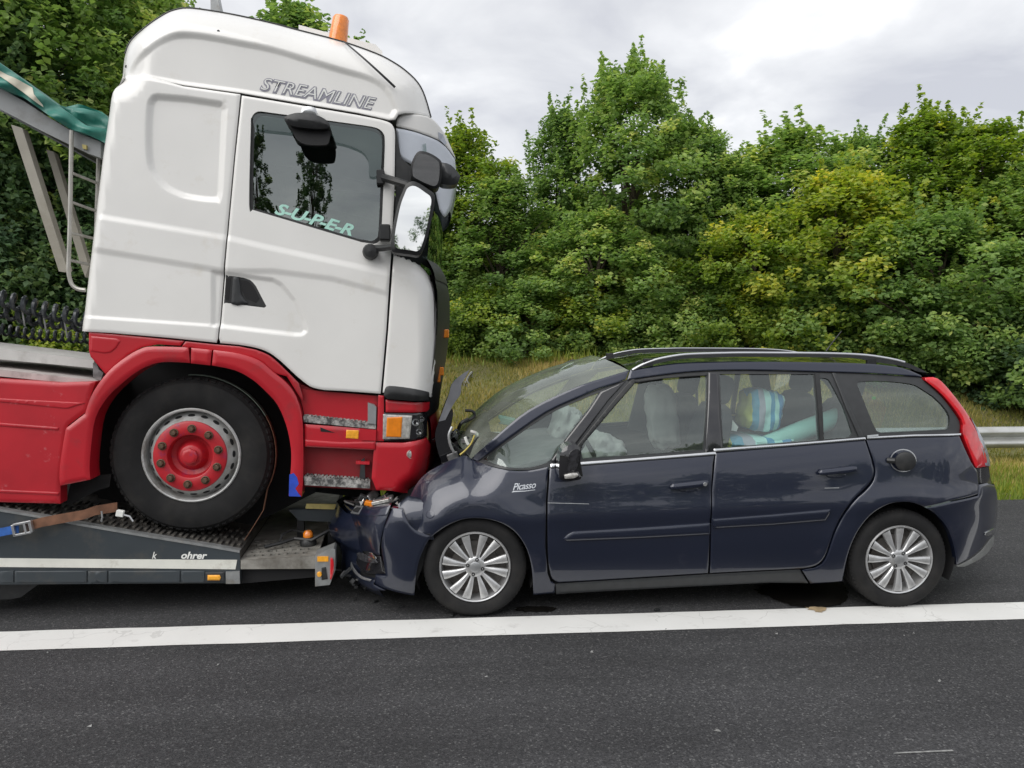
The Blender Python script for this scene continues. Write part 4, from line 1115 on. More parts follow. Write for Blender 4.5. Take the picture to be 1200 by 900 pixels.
def truck_wheel(parent, loc, side=1):
    w = link('wheel', TW[0][0], 'rubber', parent); w.location = loc
    if side < 0: w.rotation_euler = (0, 0, math.pi)
    for me_, nm, m_ in (TW[1], TW[2], TW[3], TW[6]): link(nm, me_, m_, w)
    for k in range(10):
        t = 2 * math.pi * (k + .35) / 10
        o = link('wheel_nut', TW[4][0], 'nut_brown', w); o.location = (.180 * math.cos(t), -.028, .180 * math.sin(t))
    for k in range(20):
        t = 2 * math.pi * k / 20
        o = link('vent_hole', TW[5][0], 'gap_black', w)
        M = Matrix.Rotation(-t, 4, 'Y') @ Matrix.Translation((.2595, .036, 0)) @ Matrix.Rotation(R(62), 4, 'Z') @ Matrix.Rotation(R(90), 4, 'Y')
        o.matrix_local = M
    return w
wx, wz = TF.at(224, 534, TY)
truck_wheel(truck, (wx, TY, wz)); truck_wheel(truck, (wx, -TY, wz), -1)
MB().tube([(wx, -1.0, wz - .05), (wx, 1.0, wz - .05)], .07, 10).build('axle', 'gap_black', truck)
# rear axle of the tractor, out of the picture to the left, on the raised part of the trailer
rx, rz = wx - 3.7, wz + .30
truck_wheel(truck, (rx, TY, rz)); truck_wheel(truck, (rx, -TY, rz), -1)

# ---- mirrors
def shell(name, px, y, m, parent, lip=.14, bow=.018, step=.025, tilt=(0, 0)):
    P = [TF.at(u, v, y) for u, v in px]; cx = sum(p[0] for p in P) / len(P); cz = sum(p[1] for p in P) / len(P)
    f = lambda x, z: y + tilt[0] * (np.asarray(x) - cx) + tilt[1] * (np.asarray(z) - cz)
    return panel(name, P, f, m, parent, lip=lip, bow=bow, step=step), f
big = cr([(458, 285), (459.5, 270), (466, 240), (472, 224), (477, 215), (487, 213), (502, 222), (509, 228), (509, 240), (503, 270), (497, 290), (491, 299), (480, 298), (464, 296), (459, 293), (458, 285)], 3)[:-1]
mh, fm = shell('wing_mirror', big, -1.50, 'black_plastic', truck, tilt=(-.005, -.02))
gl = [(484 + (u - 484) * .83, 257 + (v - 257) * .88) for u, v in big]
panel('mirror_glass', [TF.at(u, v, -1.52) for u, v in gl], fm, 'mirror', mh, off=.020, lip=.004, step=.08)
sm_ = cr([(481, 205), (481, 195), (486, 183), (492, 178), (503, 180), (515, 187), (518, 194), (517, 212), (512, 220), (500, 217), (487, 211), (482, 208), (481, 205)], 3)[:-1]
mh2, fm2 = shell('wide_angle_mirror', sm_, -1.50, 'black_plastic', truck, tilt=(.05, -.20))
gl2 = [(499 + (u - 499) * .85, 199 + (v - 199) * .86) for u, v in sm_]
panel('mirror_glass', [TF.at(u, v, -1.52) for u, v in gl2], fm2, 'mirror', mh2, off=.020, lip=.004, step=.08)
panel('mirror_back', [TF.at(u, v, -1.38) for u, v in cr([(516, 190), (528, 193), (538, 204), (539, 209), (534, 216), (520, 216), (514, 212)], 3)], flat(-1.38), 'dark_trim', mh2, lip=.14, bow=.03, step=.02)
mb = MB(); mb.tube([TF.at3(444, 206, -1.22), TF.at3(452, 209, -1.30), TF.at3(476, 216, -1.43), TF.at3(490, 222, -1.44)], [.022, .026, .024, .02], 8); mb.build('mirror_arm', 'black_plastic', truck)
mb = MB(); mb.tube([TF.at3(436, 291, -1.25), TF.at3(448, 291, -1.33), TF.at3(462, 289, -1.42), TF.at3(470, 290, -1.42)], [.022, .020, .018, .018], 8); mb.build('mirror_arm', 'black_plastic', truck)
px_, pz_ = TF.at(434, 295, -1.27)
MB().lathe([(.001, -.05), (.04, -.045), (.05, -.02), (.052, .04)], 14, (px_, -1.265, pz_)).build('mirror_mount', 'black_plastic', truck)
MB().box(TF.at3(451, 273, -1.30), (.07, .10, .10)).build('mirror_mount', 'black_plastic', truck)
MB().box(TF.at3(446, 208, -1.26), (.05, .06, .09)).build('mirror_mount', 'black_plastic', truck)
# kerb mirror over the window
km = panel('kerb_mirror', [TF.at(u, v, -1.50) for u, v in cr([(333, 138), (338, 134.5), (350, 132), (368, 134), (380, 139), (386, 145), (384, 150), (370, 151), (345, 148), (335, 143), (333, 138)], 3)[:-1]], flat(-1.50), 'black_plastic', truck, lip=.2, bow=.02, step=.02)
panel('mirror_glass', [TF.at(u, v, -1.48) for u, v in cr([(340, 147), (360, 150), (384, 149.5), (385, 166), (379, 170), (358, 169), (346, 161), (340, 147)], 3)[:-1]], lambda x, z: -1.47 + .25 * (np.asarray(z) - TF.at(360, 160, -1.48)[1]), 'gap_black', km, lip=.03, step=.03)
panel('mirror_mount', [TF.at(u, v, -1.36) for u, v in cr([(353, 134), (354, 127), (361, 124.5), (370, 127), (371, 135)], 3)], flat(-1.36), 'satin_metal', km, lip=.14, bow=.008, step=.02)

# ---- on the roof
bx, bz = TF.at(395, 48, -.86)
bc_ = MB(); bc_.lathe([(.062, .0), (.064, .02), (.060, .10), (.056, .175), (.046, .192), (.001, .196)], 24, (0, 0, 0), 'z')
bcn = empty('roof_beacon', TM @ Matrix.Translation((bx, -.86, bz - .03)) @ Matrix.Rotation(R(9), 4, 'Y'))
tag(bcn, 'orange rotating beacon on top of the white cab roof', 'beacon')
bc_.build('lens', 'amber', bcn)
MB().lathe([(.001, -.10), (.066, -.10), (.070, -.03), (.066, .012), (.058, .014)], 24, (0, 0, 0), 'z').build('base', 'dark_trim', bcn)
tprism('roof_hatch', [(350, 29), (382, 37.5), (440, 52), (448, 60), (449, 80), (350, 60)], -.62, .62, 'truck_white', truck)
tprism('exhaust_stack', [(246.5, -12), (253, -12), (258, 12), (258, 30), (247, 30)], -.75, -.62, 'galvanised', truck)
ax0, ax1 = TF.at3(463, 104, -1.22), TF.at3(403, 49.5, -.99)
whip = []
for k in range(9):
    t = k / 8; x, z = TF.surf(463 + (403 - 463) * t, 104 + (50.5 - 104) * t, f_cab0)
    whip.append((x, float(f_cab0(np.array([x]), np.array([z]))[0]) - .03 - .02 * math.sin(t * 3), z))
an = MB(); an.tube(whip, [.008 - .0004 * k for k in range(9)], 6); ant = an.build('aerial', 'black_plastic', truck)
MB().lathe([(.001, -.022), (.016, -.018), (.019, 0), (.018, .03)], 12, (ax0[0] - .002, ax0[1] + .02, ax0[2])).build('aerial_base', 'satin_metal', ant)

# ---- cab interior: bunk wall, seat, wheel
tprism('cab_floor', [(110, 370), (440, 440), (440, 452), (110, 384)], -1.1, 1.1, 'interior_dark', truck)
tprism('driver_seat', [(300, 200), (320, 190), (335, 260), (380, 290), (380, 330), (320, 320)], -.85, -.40, 'seat_fabric', truck)
tprism('bunk_wall', [(225, 120), (245, 120), (235, 380), (215, 380)], -1.1, 1.1, 'interior_dark', truck)
tprism('dashboard', [(470, 260), (490, 285), (495, 330), (450, 330), (448, 285)], -1.0, 1.0, 'interior_dark', truck)

# ---- coiled air hoses
def coil(name, pa, pb, ra, turns, r, m, parent, sag=0):
    a, b_ = Vector(pa), Vector(pb); ax = (b_ - a).normalized(); s1 = ax.cross(Vector((0, 1, 0))).normalized(); s2 = ax.cross(s1)
    pts = []
    n = turns * 12
    for i in range(n + 1):
        t = i / n; an = 2 * math.pi * turns * t
        c = a.lerp(b_, t) + Vector((0, 0, -sag * 4 * t * (1 - t)))
        pts.append(c + s1 * math.cos(an) * ra + s2 * math.sin(an) * ra)
    return MB().tube(pts, r, 6).build(name, m, parent)
coil('air_hose', TF.at3(-60, 330, -.35), TF.at3(112, 376, -.35), .052, 14, .016, 'hose_black', truck, .02)
coil('air_hose', TF.at3(-60, 343, -.20), TF.at3(112, 380, -.20), .052, 13, .016, 'hose_black', truck, .05)
coil('air_hose', TF.at3(-60, 372, .10), TF.at3(116, 396, .10), .040, 20, .011, 'hose_black', truck, .04)
for (u, v) in ((25, 360), (50, 366), (75, 374)):
    MB().tube([TF.at3(u, v, -.34), TF.at3(u + 2, v + 10, -.33), TF.at3(u + 4, v + 22, -.3)], .006, 6).build('hose_loop', 'satin_metal', truck)

# ================================================================== LOW TRAILER
YT = -1.27
trailer = empty('low_trailer', TM)
tag(trailer, 'dark grey low loader trailer with white reflective stripe under the truck', 'trailer')
def tq(pts, y=YT): return [TF.at(u, v, y) for u, v in pts]
edge = [(-140, 568), (-60, 585), (0, 597.5), (48, 605.5), (92, 614), (158, 625.5), (250, 640.5), (281, 646)]
bm = panel('side_beam', tq(edge + [(281.5, 683), (-140, 686)]), flat(YT), 'trailer_grey', trailer, lip=.05, step=.15)
tprism('edge_trim', [(u, v - 1.2) for u, v in edge] + [(u, v + 1.6) for u, v in edge[::-1]], YT - .006, YT + .05, 'galvanised', trailer, YT)
panel('reflective_stripe', tq([(-140, 653), (0, 654), (140, 655.3), (278, 656), (276, 667), (140, 665.5), (0, 664.2), (-140, 663)]), flat(YT), 'reflective_white', trailer, off=.004, lip=.004, step=.1)
for (u0, u1) in ((-110, -4), (1, 16.5), (18, 102), (104, 126), (128, 211), (213, 240)):
    panel('hatch_panel', tq([(u0, 669), (u1, 668.6), (u1, 682), (u0, 682.3)]), flat(YT), 'trailer_grey', trailer, off=.008, lip=.01, bow=.002, step=.08)
panel('end_cap', tq([(265, 669.5), (281, 669), (281.5, 683.5), (265, 683.8)]), flat(YT), 'galvanised', trailer, off=.009, lip=.03, step=.08)
sl = panel('side_marker', tq([(241, 670.5), (263, 670), (263, 681.5), (241, 682)]), flat(YT), 'dark_trim', trailer, off=.009, lip=.02, bow=.003, step=.02)
panel('marker_lens', tq([(244, 673), (258, 673), (259.5, 676), (258, 679), (244, 679)]), flat(YT), 'amber_light', sl, off=.018, lip=.01, bow=.004, step=.02)
side_text('lettering', 'k', TF.at(178.5, 654.3, YT), TF.at(184, 654.4, YT), .062, flat(YT), 'text_white', trailer, .005, .25, .001)
side_text('lettering', 'ohrer', TF.at(212.5, 654.2, YT), TF.at(243, 654.6, YT), .062, flat(YT), 'text_white', trailer, .005, .25, .002)
# deck that follows the ramp, with cross slats
E = tq(edge)
vs = []; 
for x, z in E: vs += [(x, YT + .004, z), (x, -YT, z), (x, -YT, z - .05), (x, YT + .004, z - .05)]
mb = MB(); n = len(E)
fs = [(i * 4 + k, i * 4 + (k + 1) % 4, (i + 1) * 4 + (k + 1) % 4, (i + 1) * 4 + k) for i in range(n - 1) for k in range(4)] + [(3, 2, 1, 0), tuple((n - 1) * 4 + k for k in range(4))]
deck = mb.add(vs, fs).build('ramp_deck', 'deck_grime', trailer)
gbm = MB().box((0, 0, 0), (.02, .09, .016), Matrix.Rotation(R(12), 3, 'Y')).mesh('grip_bar')
for u in range(-60, 278, 7):                         # raised gripping bars across the ramp
    for (a, b_) in zip(edge[:-1], edge[1:]):
        if a[0] <= u < b_[0]:
            v = a[1] + (b_[1] - a[1]) * (u - a[0]) / (b_[0] - a[0])
    x, z = TF.at(u, v, YT); y0 = YT + .05 + (.04 if (u // 7) % 2 else 0)
    for k in range(3):
        o = link('grip_bar', gbm, 'deck_grime', deck); o.location = (x, y0 + .05 + k * .16, z + .006)
# tail platform: perforated plate
x0, zp = TF.at(281, 656.5, YT); x1 = TF.at(372, 651, YT)[0]; zq = TF.at(372, 651, YT)[1]
holes = []
rr = random.Random(2)
for j in range(5):
    for i in range(9):
        hx = x0 + .035 + i * .052 + (.024 if j % 2 else 0); hy = YT + .09 + j * .085
        if hx > x1 - .05: continue
        holes.append([(hx - .016, hy - .022), (hx + .016, hy - .022), (hx + .016, hy + .022), (hx - .016, hy + .022)])
for hx in (.16, .34): holes.append([(x0 + hx, YT + .56), (x0 + hx + .05, YT + .56), (x0 + hx + .05, YT + .60), (x0 + hx, YT + .60)])
V, F = fill([(x0, YT), (x1, YT), (x1, -YT), (x0, -YT)], holes, .25)
zf = lambda x: zp + (zq - zp) * (x - x0) / (x1 - x0)
top_ = [(p[0], p[1], zf(p[0])) for p in V]; low_ = [(p[0], p[1], zf(p[0]) - .02) for p in V]
mb = MB(); mb.add(top_, F.tolist()); mb.add(low_, [f[::-1] for f in F.tolist()])
for h in holes:
    P = [(a, b_, zf(a)) for a, b_ in h]; Q = [(a, b_, zf(a) - .02) for a, b_ in h]
    mb.add(P + Q, [(k, (k + 1) % 4, (k + 1) % 4 + 4, k + 4) for k in range(4)])
plate = mb.build('tail_platform', 'plate_dirty', trailer)
tprism('platform_edge', [(282, 656.8), (372, 651.4), (372, 666.5), (282, 667)], YT - .004, YT + .03, 'plate_dirty', trailer)
tprism('platform_underframe', [(-100, 666), (282, 668), (372, 667), (372, 676), (282, 684), (-100, 684)], YT + .05, -YT - .05, 'gap_black', trailer)
# tail lamp bracket
tl = panel('tail_bracket', tq([(369.5, 650.5), (391, 642), (393, 644), (393, 668), (386.5, 685), (369.3, 687)]), flat(YT), 'galvanised', trailer, off=.006, lip=.14, step=.05)
panel('reflector', tq([(372, 651.5), (385, 651.5), (385, 657.5), (372, 657.5)]), flat(YT), 'amber_light', tl, off=.012, lip=.006)
panel('tail_lens', tq(cr([(387.5, 653), (390.5, 654), (391.5, 662), (391, 670), (388.5, 678), (387, 677)], 3)), flat(YT), 'red_lens', tl, off=.02, lip=.014, bow=.003, step=.02)
sh = tq([(374.5, 672.5)])[0]
MB().lathe([(.001, -.016), (.014, -.014), (.018, 0), (.018, .01)], 14, (sh[0], YT - .008, sh[1])).build('marker_lens', 'amber_light', tl)
panel('lamp_socket', tq([(377, 665), (382, 664), (384, 678), (377, 679)]), flat(YT), 'black_plastic', tl, off=.012, lip=.006, bow=.002)
tprism('rear_board', [(338, 597.5), (394, 596.5), (394, 612), (350, 610)], -.86, -.80, 'trailer_grey', trailer)
tprism('marker_board', [(359, 590.5), (394, 591), (392, 597), (358, 596)], -.88, -.865, 'yellow_plate', trailer)
tprism('board_support', [(348, 608), (356, 608), (356, 660), (348, 660)], -.85, -.78, 'gap_black', trailer)
tprism('board_support', [(384, 608), (392, 608), (392, 660), (384, 660)], -.85, -.78, 'gap_black', trailer)
MB().tube([TF.at3(310, 641, -1.1), TF.at3(330, 636, -1.05), TF.at3(345, 631, -1.0), TF.at3(365, 633, -1.05), TF.at3(385, 622, -1.0), TF.at3(395, 615, -.95)], .012, 6).build('cable', 'black_plastic', trailer)
MB().tube([TF.at3(328, 634, -1.0), TF.at3(331, 626, -.98), TF.at3(342, 621, -.9), TF.at3(356, 624, -.9)], .008, 6).build('cable', 'black_plastic', trailer)
wb = empty('warning_beacon', TM @ Matrix.Translation((TF.at(361, 624, -1.0)[0], -1.0, zf(TF.at(361, 624, -1.0)[0]))))
tag(wb, 'small amber warning beacon with black base on the trailer tail platform', 'beacon')
MB().lathe([(.001, 0), (.055, 0), (.058, .02), (.046, .05), (.03, .06)], 18, axis='z').build('base', 'black_plastic', wb)
MB().lathe([(.034, .058), (.033, .085), (.022, .10), (.001, .104)], 18, axis='z').build('lens', 'amber', wb)
# running gear, mostly out of the picture
tprism('stone_guard', [(-60, 685), (46, 684), (24, 700), (14, 702), (-60, 706)], YT + .12, YT + .16, 'black_plastic', trailer)
def small_wheel(parent, loc):
    w = MB().lathe([(.16, .03), (.25, .0), (.31, .01), (.335, .04), (.335, .2), (.30, .24), (.16, .22)], 40).build('wheel', 'rubber', parent); w.location = loc
    MB().lathe([(.17, .03), (.15, .06), (.05, .05), (.001, .045)], 30).build('rim', 'rim_steel', w)
for k in range(3):
    for y in (YT + .06, -YT - .30): small_wheel(trailer, (wx - 2.6 - .85 * k, y, .335))
tprism('suspension', [(-260, 684), (-80, 684), (-80, 700), (-260, 700)], -.9, .9, 'gap_black', trailer)

# ---- straps holding the truck wheel
mb = MB()
path = [TF.at3(u, v, y) for u, v, y in ((28, 618, -1.33), (48, 612, -1.32), (75, 607, -1.31), (98, 603, -1.30), (112, 598, -1.28), (137, 594, -1.22))]
mb.ribbon([(p[0], p[1], p[2] - .03) for p in path], (0, .006, .058), .004)
strap = empty('ratchet_strap', TM @ Matrix.Translation(path[2]))
tag(strap, 'worn brown ratchet strap with blue end holding the truck wheel down', 'strap')
def strap_part(mb, nm, m_):
    o = mb.build(nm, m_, strap); o.matrix_parent_inverse = strap.matrix_world.inverted() @ TM
    return o
strap_part(mb, 'webbing', 'rust_strap')
mb = MB(); q = [TF.at3(u, v, -1.335) for u, v in ((-60, 636), (-20, 627), (4, 622.5), (22, 619))]
mb.ribbon([(p[0], p[1], p[2] - .028) for p in q], (0, .004, .05), .005); strap_part(mb, 'webbing', 'strap_blue')
mb = MB(); c0 = TF.at3(27, 619, -1.345)
for (dx, dz, w_, h_) in ((-.05, 0, .014, .07), (.045, 0, .016, .07), (0, .033, .10, .012), (0, -.033, .10, .012), (.015, 0, .012, .06)): mb.box((c0[0] + dx, c0[1], c0[2] + dz + dx * .22), (w_, .03, h_), Matrix.Rotation(R(-10), 3, 'Y'))
strap_part(mb, 'buckle', 'satin_metal')
mb = MB(); c1 = TF.at3(141, 601.5, -1.25); mb.box(c1, (.045, .03, .04), Matrix.Rotation(R(12), 3, 'Y')); strap_part(mb, 'hook', 'text_white')
mb = MB(); mb.tube([TF.at3(144, 603, -1.25), TF.at3(152, 605, -1.25), TF.at3(156, 611, -1.25)], .006, 6); strap_part(mb, 'wire_hook', 'satin_metal'); mb = MB(); mb.tube([TF.at3(119, 599, -1.29), TF.at3(120, 606, -1.29), TF.at3(119, 611, -1.27)], .006, 6); strap_part(mb, 'wire_hook', 'satin_metal')
# strap over the tyre
rt = .517; pts = []
for a in np.linspace(92, 28, 14): pts.append((wx + rt * math.cos(R(a)), TY + .055, wz + rt * math.sin(R(a))))
st2 = empty('wheel_strap', TM @ Matrix.Translation((wx, TY, wz)))
tag(st2, 'thin webbing strap laid over the tread of the truck front tyre', 'strap')
mat('strap_green', (.13, .17, .14), .75, var=.2, vscale=30, bump=.1, bscale=200)
o = MB().ribbon(pts, (0, .055, 0), .004).build('webbing', 'strap_green', st2); o.matrix_parent_inverse = st2.matrix_world.inverted() @ TM
pts = [(wx + rt * math.cos(R(a)), TY + .06, wz + rt * math.sin(R(a))) for a in np.linspace(28, -28, 10)] + [TF.at3(u, v, TY + .06) for u, v in ((308, 598), (297, 616), (286, 633))]
o = MB().ribbon(pts, (0, .05, 0), .004).build('webbing', 'rust_strap', st2); o.matrix_parent_inverse = st2.matrix_world.inverted() @ TM

# ================================================================== RAISED BODY WITH TARPAULIN, left of the cab
YB = -.95
body = empty('raised_trailer_body', TM @ Matrix.Translation((TF.at(-160, 500, YB)[0], 0, 0)))
tag(body, 'grey sloping trailer body edge with ladder and struts behind the white cab', 'trailer body')
BI = body.matrix_world.inverted() @ TM
def bpart(o): o.matrix_parent_inverse = BI; return o
bpart(tprism('top_beam', [(-200, -10), (0, 103), (27, 118), (53, 135), (80, 151), (118, 166), (118, 185), (104, 180), (80, 168.5), (47, 152.5), (0, 128), (-200, 18)], YB, YB + .12, 'beam_grey', body))
bpart(tprism('top_beam', [(-200, -10), (0, 103), (27, 118), (53, 135), (80, 151), (118, 166), (118, 185), (104, 180), (80, 168.5), (47, 152.5), (0, 128), (-200, 18)], YB + 2.0, YB + 2.12, 'beam_grey', body, YB))
bpart(tprism('floor_panel', [(-200, 10), (0, 122), (47, 147), (80, 163), (116, 178), (116, 180), (80, 166), (0, 126), (-200, 14)], YB + .12, YB + 2.0, 'gap_black', body, YB))
bpart(tprism('strut', [(13, 146), (26, 150), (79, 316), (76, 319), (69, 318)], YB + .02, YB + .10, 'strut_tan', body, YB + .02))
bpart(tprism('strut', [(54, 175), (63, 178), (104, 312), (100, 325), (95, 312)], YB + .50, YB + .57, 'strut_tan', body, YB + .5))
bpart(tprism('base_plate', [(66, 316), (110, 322), (112, 432), (62, 428)], YB + .25, YB + .29, 'gap_black', body, YB + .25)) if False else None
bpart(tprism('front_wall', [(-300, -30), (-130, 30), (-130, 560), (-300, 540)], YB + .0, YB + .12, 'beam_grey', body))
bpart(tprism('latch', [(96, 169), (101, 170), (101, 175), (97, 174)], YB - .02, YB, 'yellow_plate', body))
lad = bpart(MB().tube([TF.at3(u, v, YB - .05) for u, v in cr([(84, 153), (83, 200), (82, 260), (80.5, 305), (80.5, 320), (84, 333), (91, 338.5), (100, 340)], 3)], .0135, 8).build('ladder', 'alu', body))
def lpart(mb): o = mb.build('rung', 'alu', lad); return o
lpart(MB().tube([TF.at3(u, v, YB + .25) for u, v in ((116, 168), (114, 230), (111, 330))], .0135, 8))
for (a, b_) in (((85, 203), (115, 215)), ((84, 237), (112, 247)), ((83, 273), (108, 279)), ((82, 305), (105, 310))):
    lpart(MB().tube([TF.at3(*a, YB - .05), TF.at3(*b_, YB + .2)], .010, 8))
# tarpaulin: folded cloth lying on the beam
def f_tarp(x, z):
    x, z = np.asarray(x, float), np.asarray(z, float)
    return YB - .05 + .03 * np.sin(x * 9 + z * 14) + .018 * np.sin(x * 23 - z * 31) + .01 * np.sin(z * 60 + x * 17)
tarp = empty('green_tarpaulin', TM @ Matrix.Translation((TF.at(40, 120, YB)[0], YB, TF.at(40, 120, YB)[1])))
tag(tarp, 'folded green tarpaulin with cream stripe draped over the sloping grey beam', 'tarpaulin')
TI = tarp.matrix_world.inverted() @ TM
def tpart(o): o.matrix_parent_inverse = TI; return o
def bp_(pts, y=YB - .05): return [TF.at(u, v, y) for u, v in pts]
tpart(panel('cover', bp_(cr([(-200, -45), (-60, 34), (0, 74), (33, 98), (55, 114), (69, 124), (84, 135), (100, 146), (112, 150), (124, 150)], 3) + cr([(124, 168), (112, 162), (100, 157), (80, 150), (53, 132), (27, 114), (0, 103), (-60, 70), (-200, -8)], 3)), f_tarp, 'tarp_green', tarp, lip=.5, step=.035, bow=.02))
tpart(panel('cream_stripe', bp_(cr([(-60, 44), (0, 83), (20, 93), (37, 102)], 3) + cr([(44, 113), (53, 127), (30, 110), (4, 92), (-60, 52)], 3)), f_tarp, 'tarp_cream', tarp, off=.026, lip=.004, step=.04))
tpart(panel('fold', bp_(cr([(66, 122.5), (75, 124), (91, 124.5), (104, 128), (116, 131), (125, 139), (126, 150)], 3) + cr([(110, 149), (100, 145), (86, 136)], 3), YB + .06), lambda x, z: f_tarp(x, z) + .11 , 'tarp_green', tarp, lip=.4, step=.03, bow=.03))
tpart(panel('fold', bp_(cr([(72, 124.5), (90, 121.5), (104, 125), (118, 130), (125, 137)], 3) + cr([(112, 134), (96, 130), (84, 129)], 3), YB + .3), lambda x, z: f_tarp(x, z) + .35, 'tarp_green', tarp, lip=.4, step=.03, bow=.03))
# ================================================================== THE CRASHED CAR
CY = -.89
cpt = on_ground(557, 724)
CRZ = Matrix.Rotation(R(-1.2), 4, 'Z')
corg = cpt - CRZ.to_3x3() @ Vector((0, CY, 0)); corg.z = 0
CM = Matrix.Translation(corg) @ CRZ
CF = Frame(CM)
car = empty('car', CM)
tag(car, 'dark blue estate car with crushed front wedged under the white and red truck', 'car')
WB = 2.728
fender_top_px = [(476, 597), (480, 583), (488, 567), (498, 556), (512, 547.5), (528, 540.5), (543, 535), (553, 537)]
RFD = .24
C_fend = [CF.at(u, v, -.905 + RFD) for u, v in cr(fender_top_px, 3)]
FSIL = C_fend + [(C_fend[-1][0] + .1, 3), (6, 3), (6, -1), (C_fend[0][0] - .05, -1)]
def f_car(x, z):
    x, z = np.asarray(x, float), np.asarray(z, float)
    belt = .945 + .0585 * x
    y = np.full(np.broadcast(x, z).shape, -.905)
    y = y + .30 * (np.clip((-.34 - x) / .62, 0, 1.6)) ** 2              # nose plan curve
    y = y + .30 * (np.clip((x - 2.90) / .66, 0, 1.15)) ** 2.4             # tail plan curve
    lo = np.clip((.56 - z) / .36, 0, 1.6); y = y + .055 * lo ** 2
    sh = np.clip((z - .62) / np.maximum(belt - .62, .1), 0, 1)
    y = y + .060 * sh ** 2.2                                             # shoulder rolls in to the belt
    y = y - .012 * np.exp(-((z - (.62 + .03 * x)) / .07) ** 2)           # waist swage
    g = np.clip(z - belt, 0, 1)
    y = y + .15 * g + .30 * g * g                                        # tumblehome of the glasshouse
    for wx_ in (0., WB):                                                 # wheel arch swell
        r_ = np.hypot(x - wx_, z - .32)
        y = y - .012 * np.exp(-((r_ - .42) / .10) ** 2) * (z > .1)
    m_ = x < .55
    d = np.where(inside(x, z, FSIL), pdist(x, z, C_fend), 0)
    y = y + np.where(m_, (RFD - .04) * (1 - np.clip(d / RFD, 0, 1)) ** 2 * smooth01((.55 - x) / .5), 0)
    return y
def cp(pts): return [CF.surf(u, v, f_car, -1.2, .3) for u, v in pts]
PAINT = 'car_paint'

arch_f = cr([(625, 697), (623.5, 668), (618, 645), (608, 628), (594, 616), (576, 609), (557, 607), (540, 609), (522, 617), (505, 629)], 3)
fend_poly = C_fend[:-2] + cp(cr([(553, 538.5), (562, 542), (578, 547.5), (598, 551.5), (620, 551.5), (643, 547)], 3) + [(641.5, 560), (639.5, 590), (639, 640), (641.5, 672), (645, 681), (650, 684), (650, 695)] + arch_f + [(504, 626), (478, 626), (477, 610)])
panel('front_fender', fend_poly, f_car, PAINT, car, step=.028, bow=.004, mirror=True)
# front door
fd_px = [(644.5, 548), (740, 540), (837, 533)] + [(835, 545), (833.5, 570), (832, 610), (830.5, 650), (829.5, 671.5)] + [(760, 676), (690, 680.5), (655, 682.5)] + cr([(651, 681), (646, 675), (642.5, 655), (641.5, 620), (642, 585)], 3)
fdoor = panel('front_door', cp(fd_px), f_car, PAINT, car, step=.035, bow=.004, mirror=True)
rd_px = [(838.5, 530.5), (920, 523.5), (1013.5, 515.5)] + cr([(1017, 526), (1022, 542), (1024, 553), (1021, 563), (1012, 573.5), (1000, 585), (986, 604), (976, 625), (968, 648), (962, 658), (953, 663.5), (940, 666)], 3) + [(880, 669), (832, 671.5), (833, 620), (834.5, 575)]
rdoor = panel('rear_door', cp(rd_px), f_car, PAINT, car, step=.035, bow=.004, mirror=True)
arch_r = cr([(1084, 594), (1070, 589), (1055, 588), (1040, 591), (1023, 601), (1010, 615), (1000, 632), (993, 652), (989, 672), (987, 681)], 3)
q_px = [(1015.5, 515), (1070, 512), (1124, 510.5)] + cr([(1130, 524), (1138, 541), (1145, 552), (1147, 566)], 2) + [(1146, 579), (1115, 586)] + arch_r + [(950, 684), (940, 668)] + cr([(955, 665.5), (964, 660), (970, 649), (978, 626), (988, 606), (1002, 587), (1014, 576), (1023, 565), (1026, 553), (1024, 541), (1019, 526)], 3)
panel('rear_quarter', cp(q_px), f_car, PAINT, car, step=.03, bow=.004, mirror=True)
panel('sill', cp([(651, 685), (655, 684.5), (760, 678), (830, 673.5), (938, 668), (948, 684), (900, 683.5), (800, 688.5), (700, 694), (652, 697)]), f_car, 'dark_trim', car, off=-.01, step=.05, bow=.006, lip=.15, mirror=True)
# rear bumper
rb_px = [(1086, 595.5), (1115, 588), (1146, 581), (1147, 568), (1157, 566)] + cr([(1165, 568), (1168, 576), (1169, 592), (1168, 612), (1165, 626)], 3) + [(1158, 632), (1148, 645), (1135, 655), (1121, 662)] + cr([(1119, 645), (1113, 624), (1104, 610), (1094, 600)], 3)
RBP = cp(rb_px)
panel('rear_bumper', RBP, f_car, PAINT, car, step=.03, bow=.004, lip=.04, mirror=True)
panel('bumper_valance', cp([(1121, 663)] + cr([(1136, 656), (1149, 646), (1159, 633), (1165, 628)], 2) + cr([(1164, 637), (1157, 648), (1145, 657), (1130, 664)], 2) + [(1122, 664)]), f_car, 'interior_grey', car, off=.002, step=.03, bow=.003, lip=.06, mirror=True)
panel('bumper_trim', cp([(1153, 624), (1164, 618), (1166, 620), (1165.5, 623), (1156, 628), (1153, 627)]), f_car, 'chrome', car, off=.010, lip=.01, bow=.002, mirror=True)

# ---- glasshouse
apu = cr([(552, 537.5), (585, 508), (620, 480), (670, 455.5), (700, 445), (737, 434)], 3)
apl = cr([(722, 449), (700, 456), (680, 464.5), (640, 483), (594, 515), (560, 540)], 3)
panel('windscreen_pillar', cp(apu + [(733, 444.5)] + apl), f_car, PAINT, car, off=.004, step=.04, bow=.004, mirror=True)
rail_u = cr([(738.5, 433.5), (780, 427), (810, 424.5), (880, 423.5), (960, 424.5), (1020, 426.5), (1056, 431), (1079, 440)], 3)
rail_l = cr([(1080, 441.5), (1020, 437.5), (960, 435.5), (880, 433.5), (824, 434.5), (780, 438.5), (735, 445)], 3)
panel('roof_side', cp(rail_u + rail_l), f_car, PAINT, car, off=.004, step=.04, bow=.004, mirror=True)
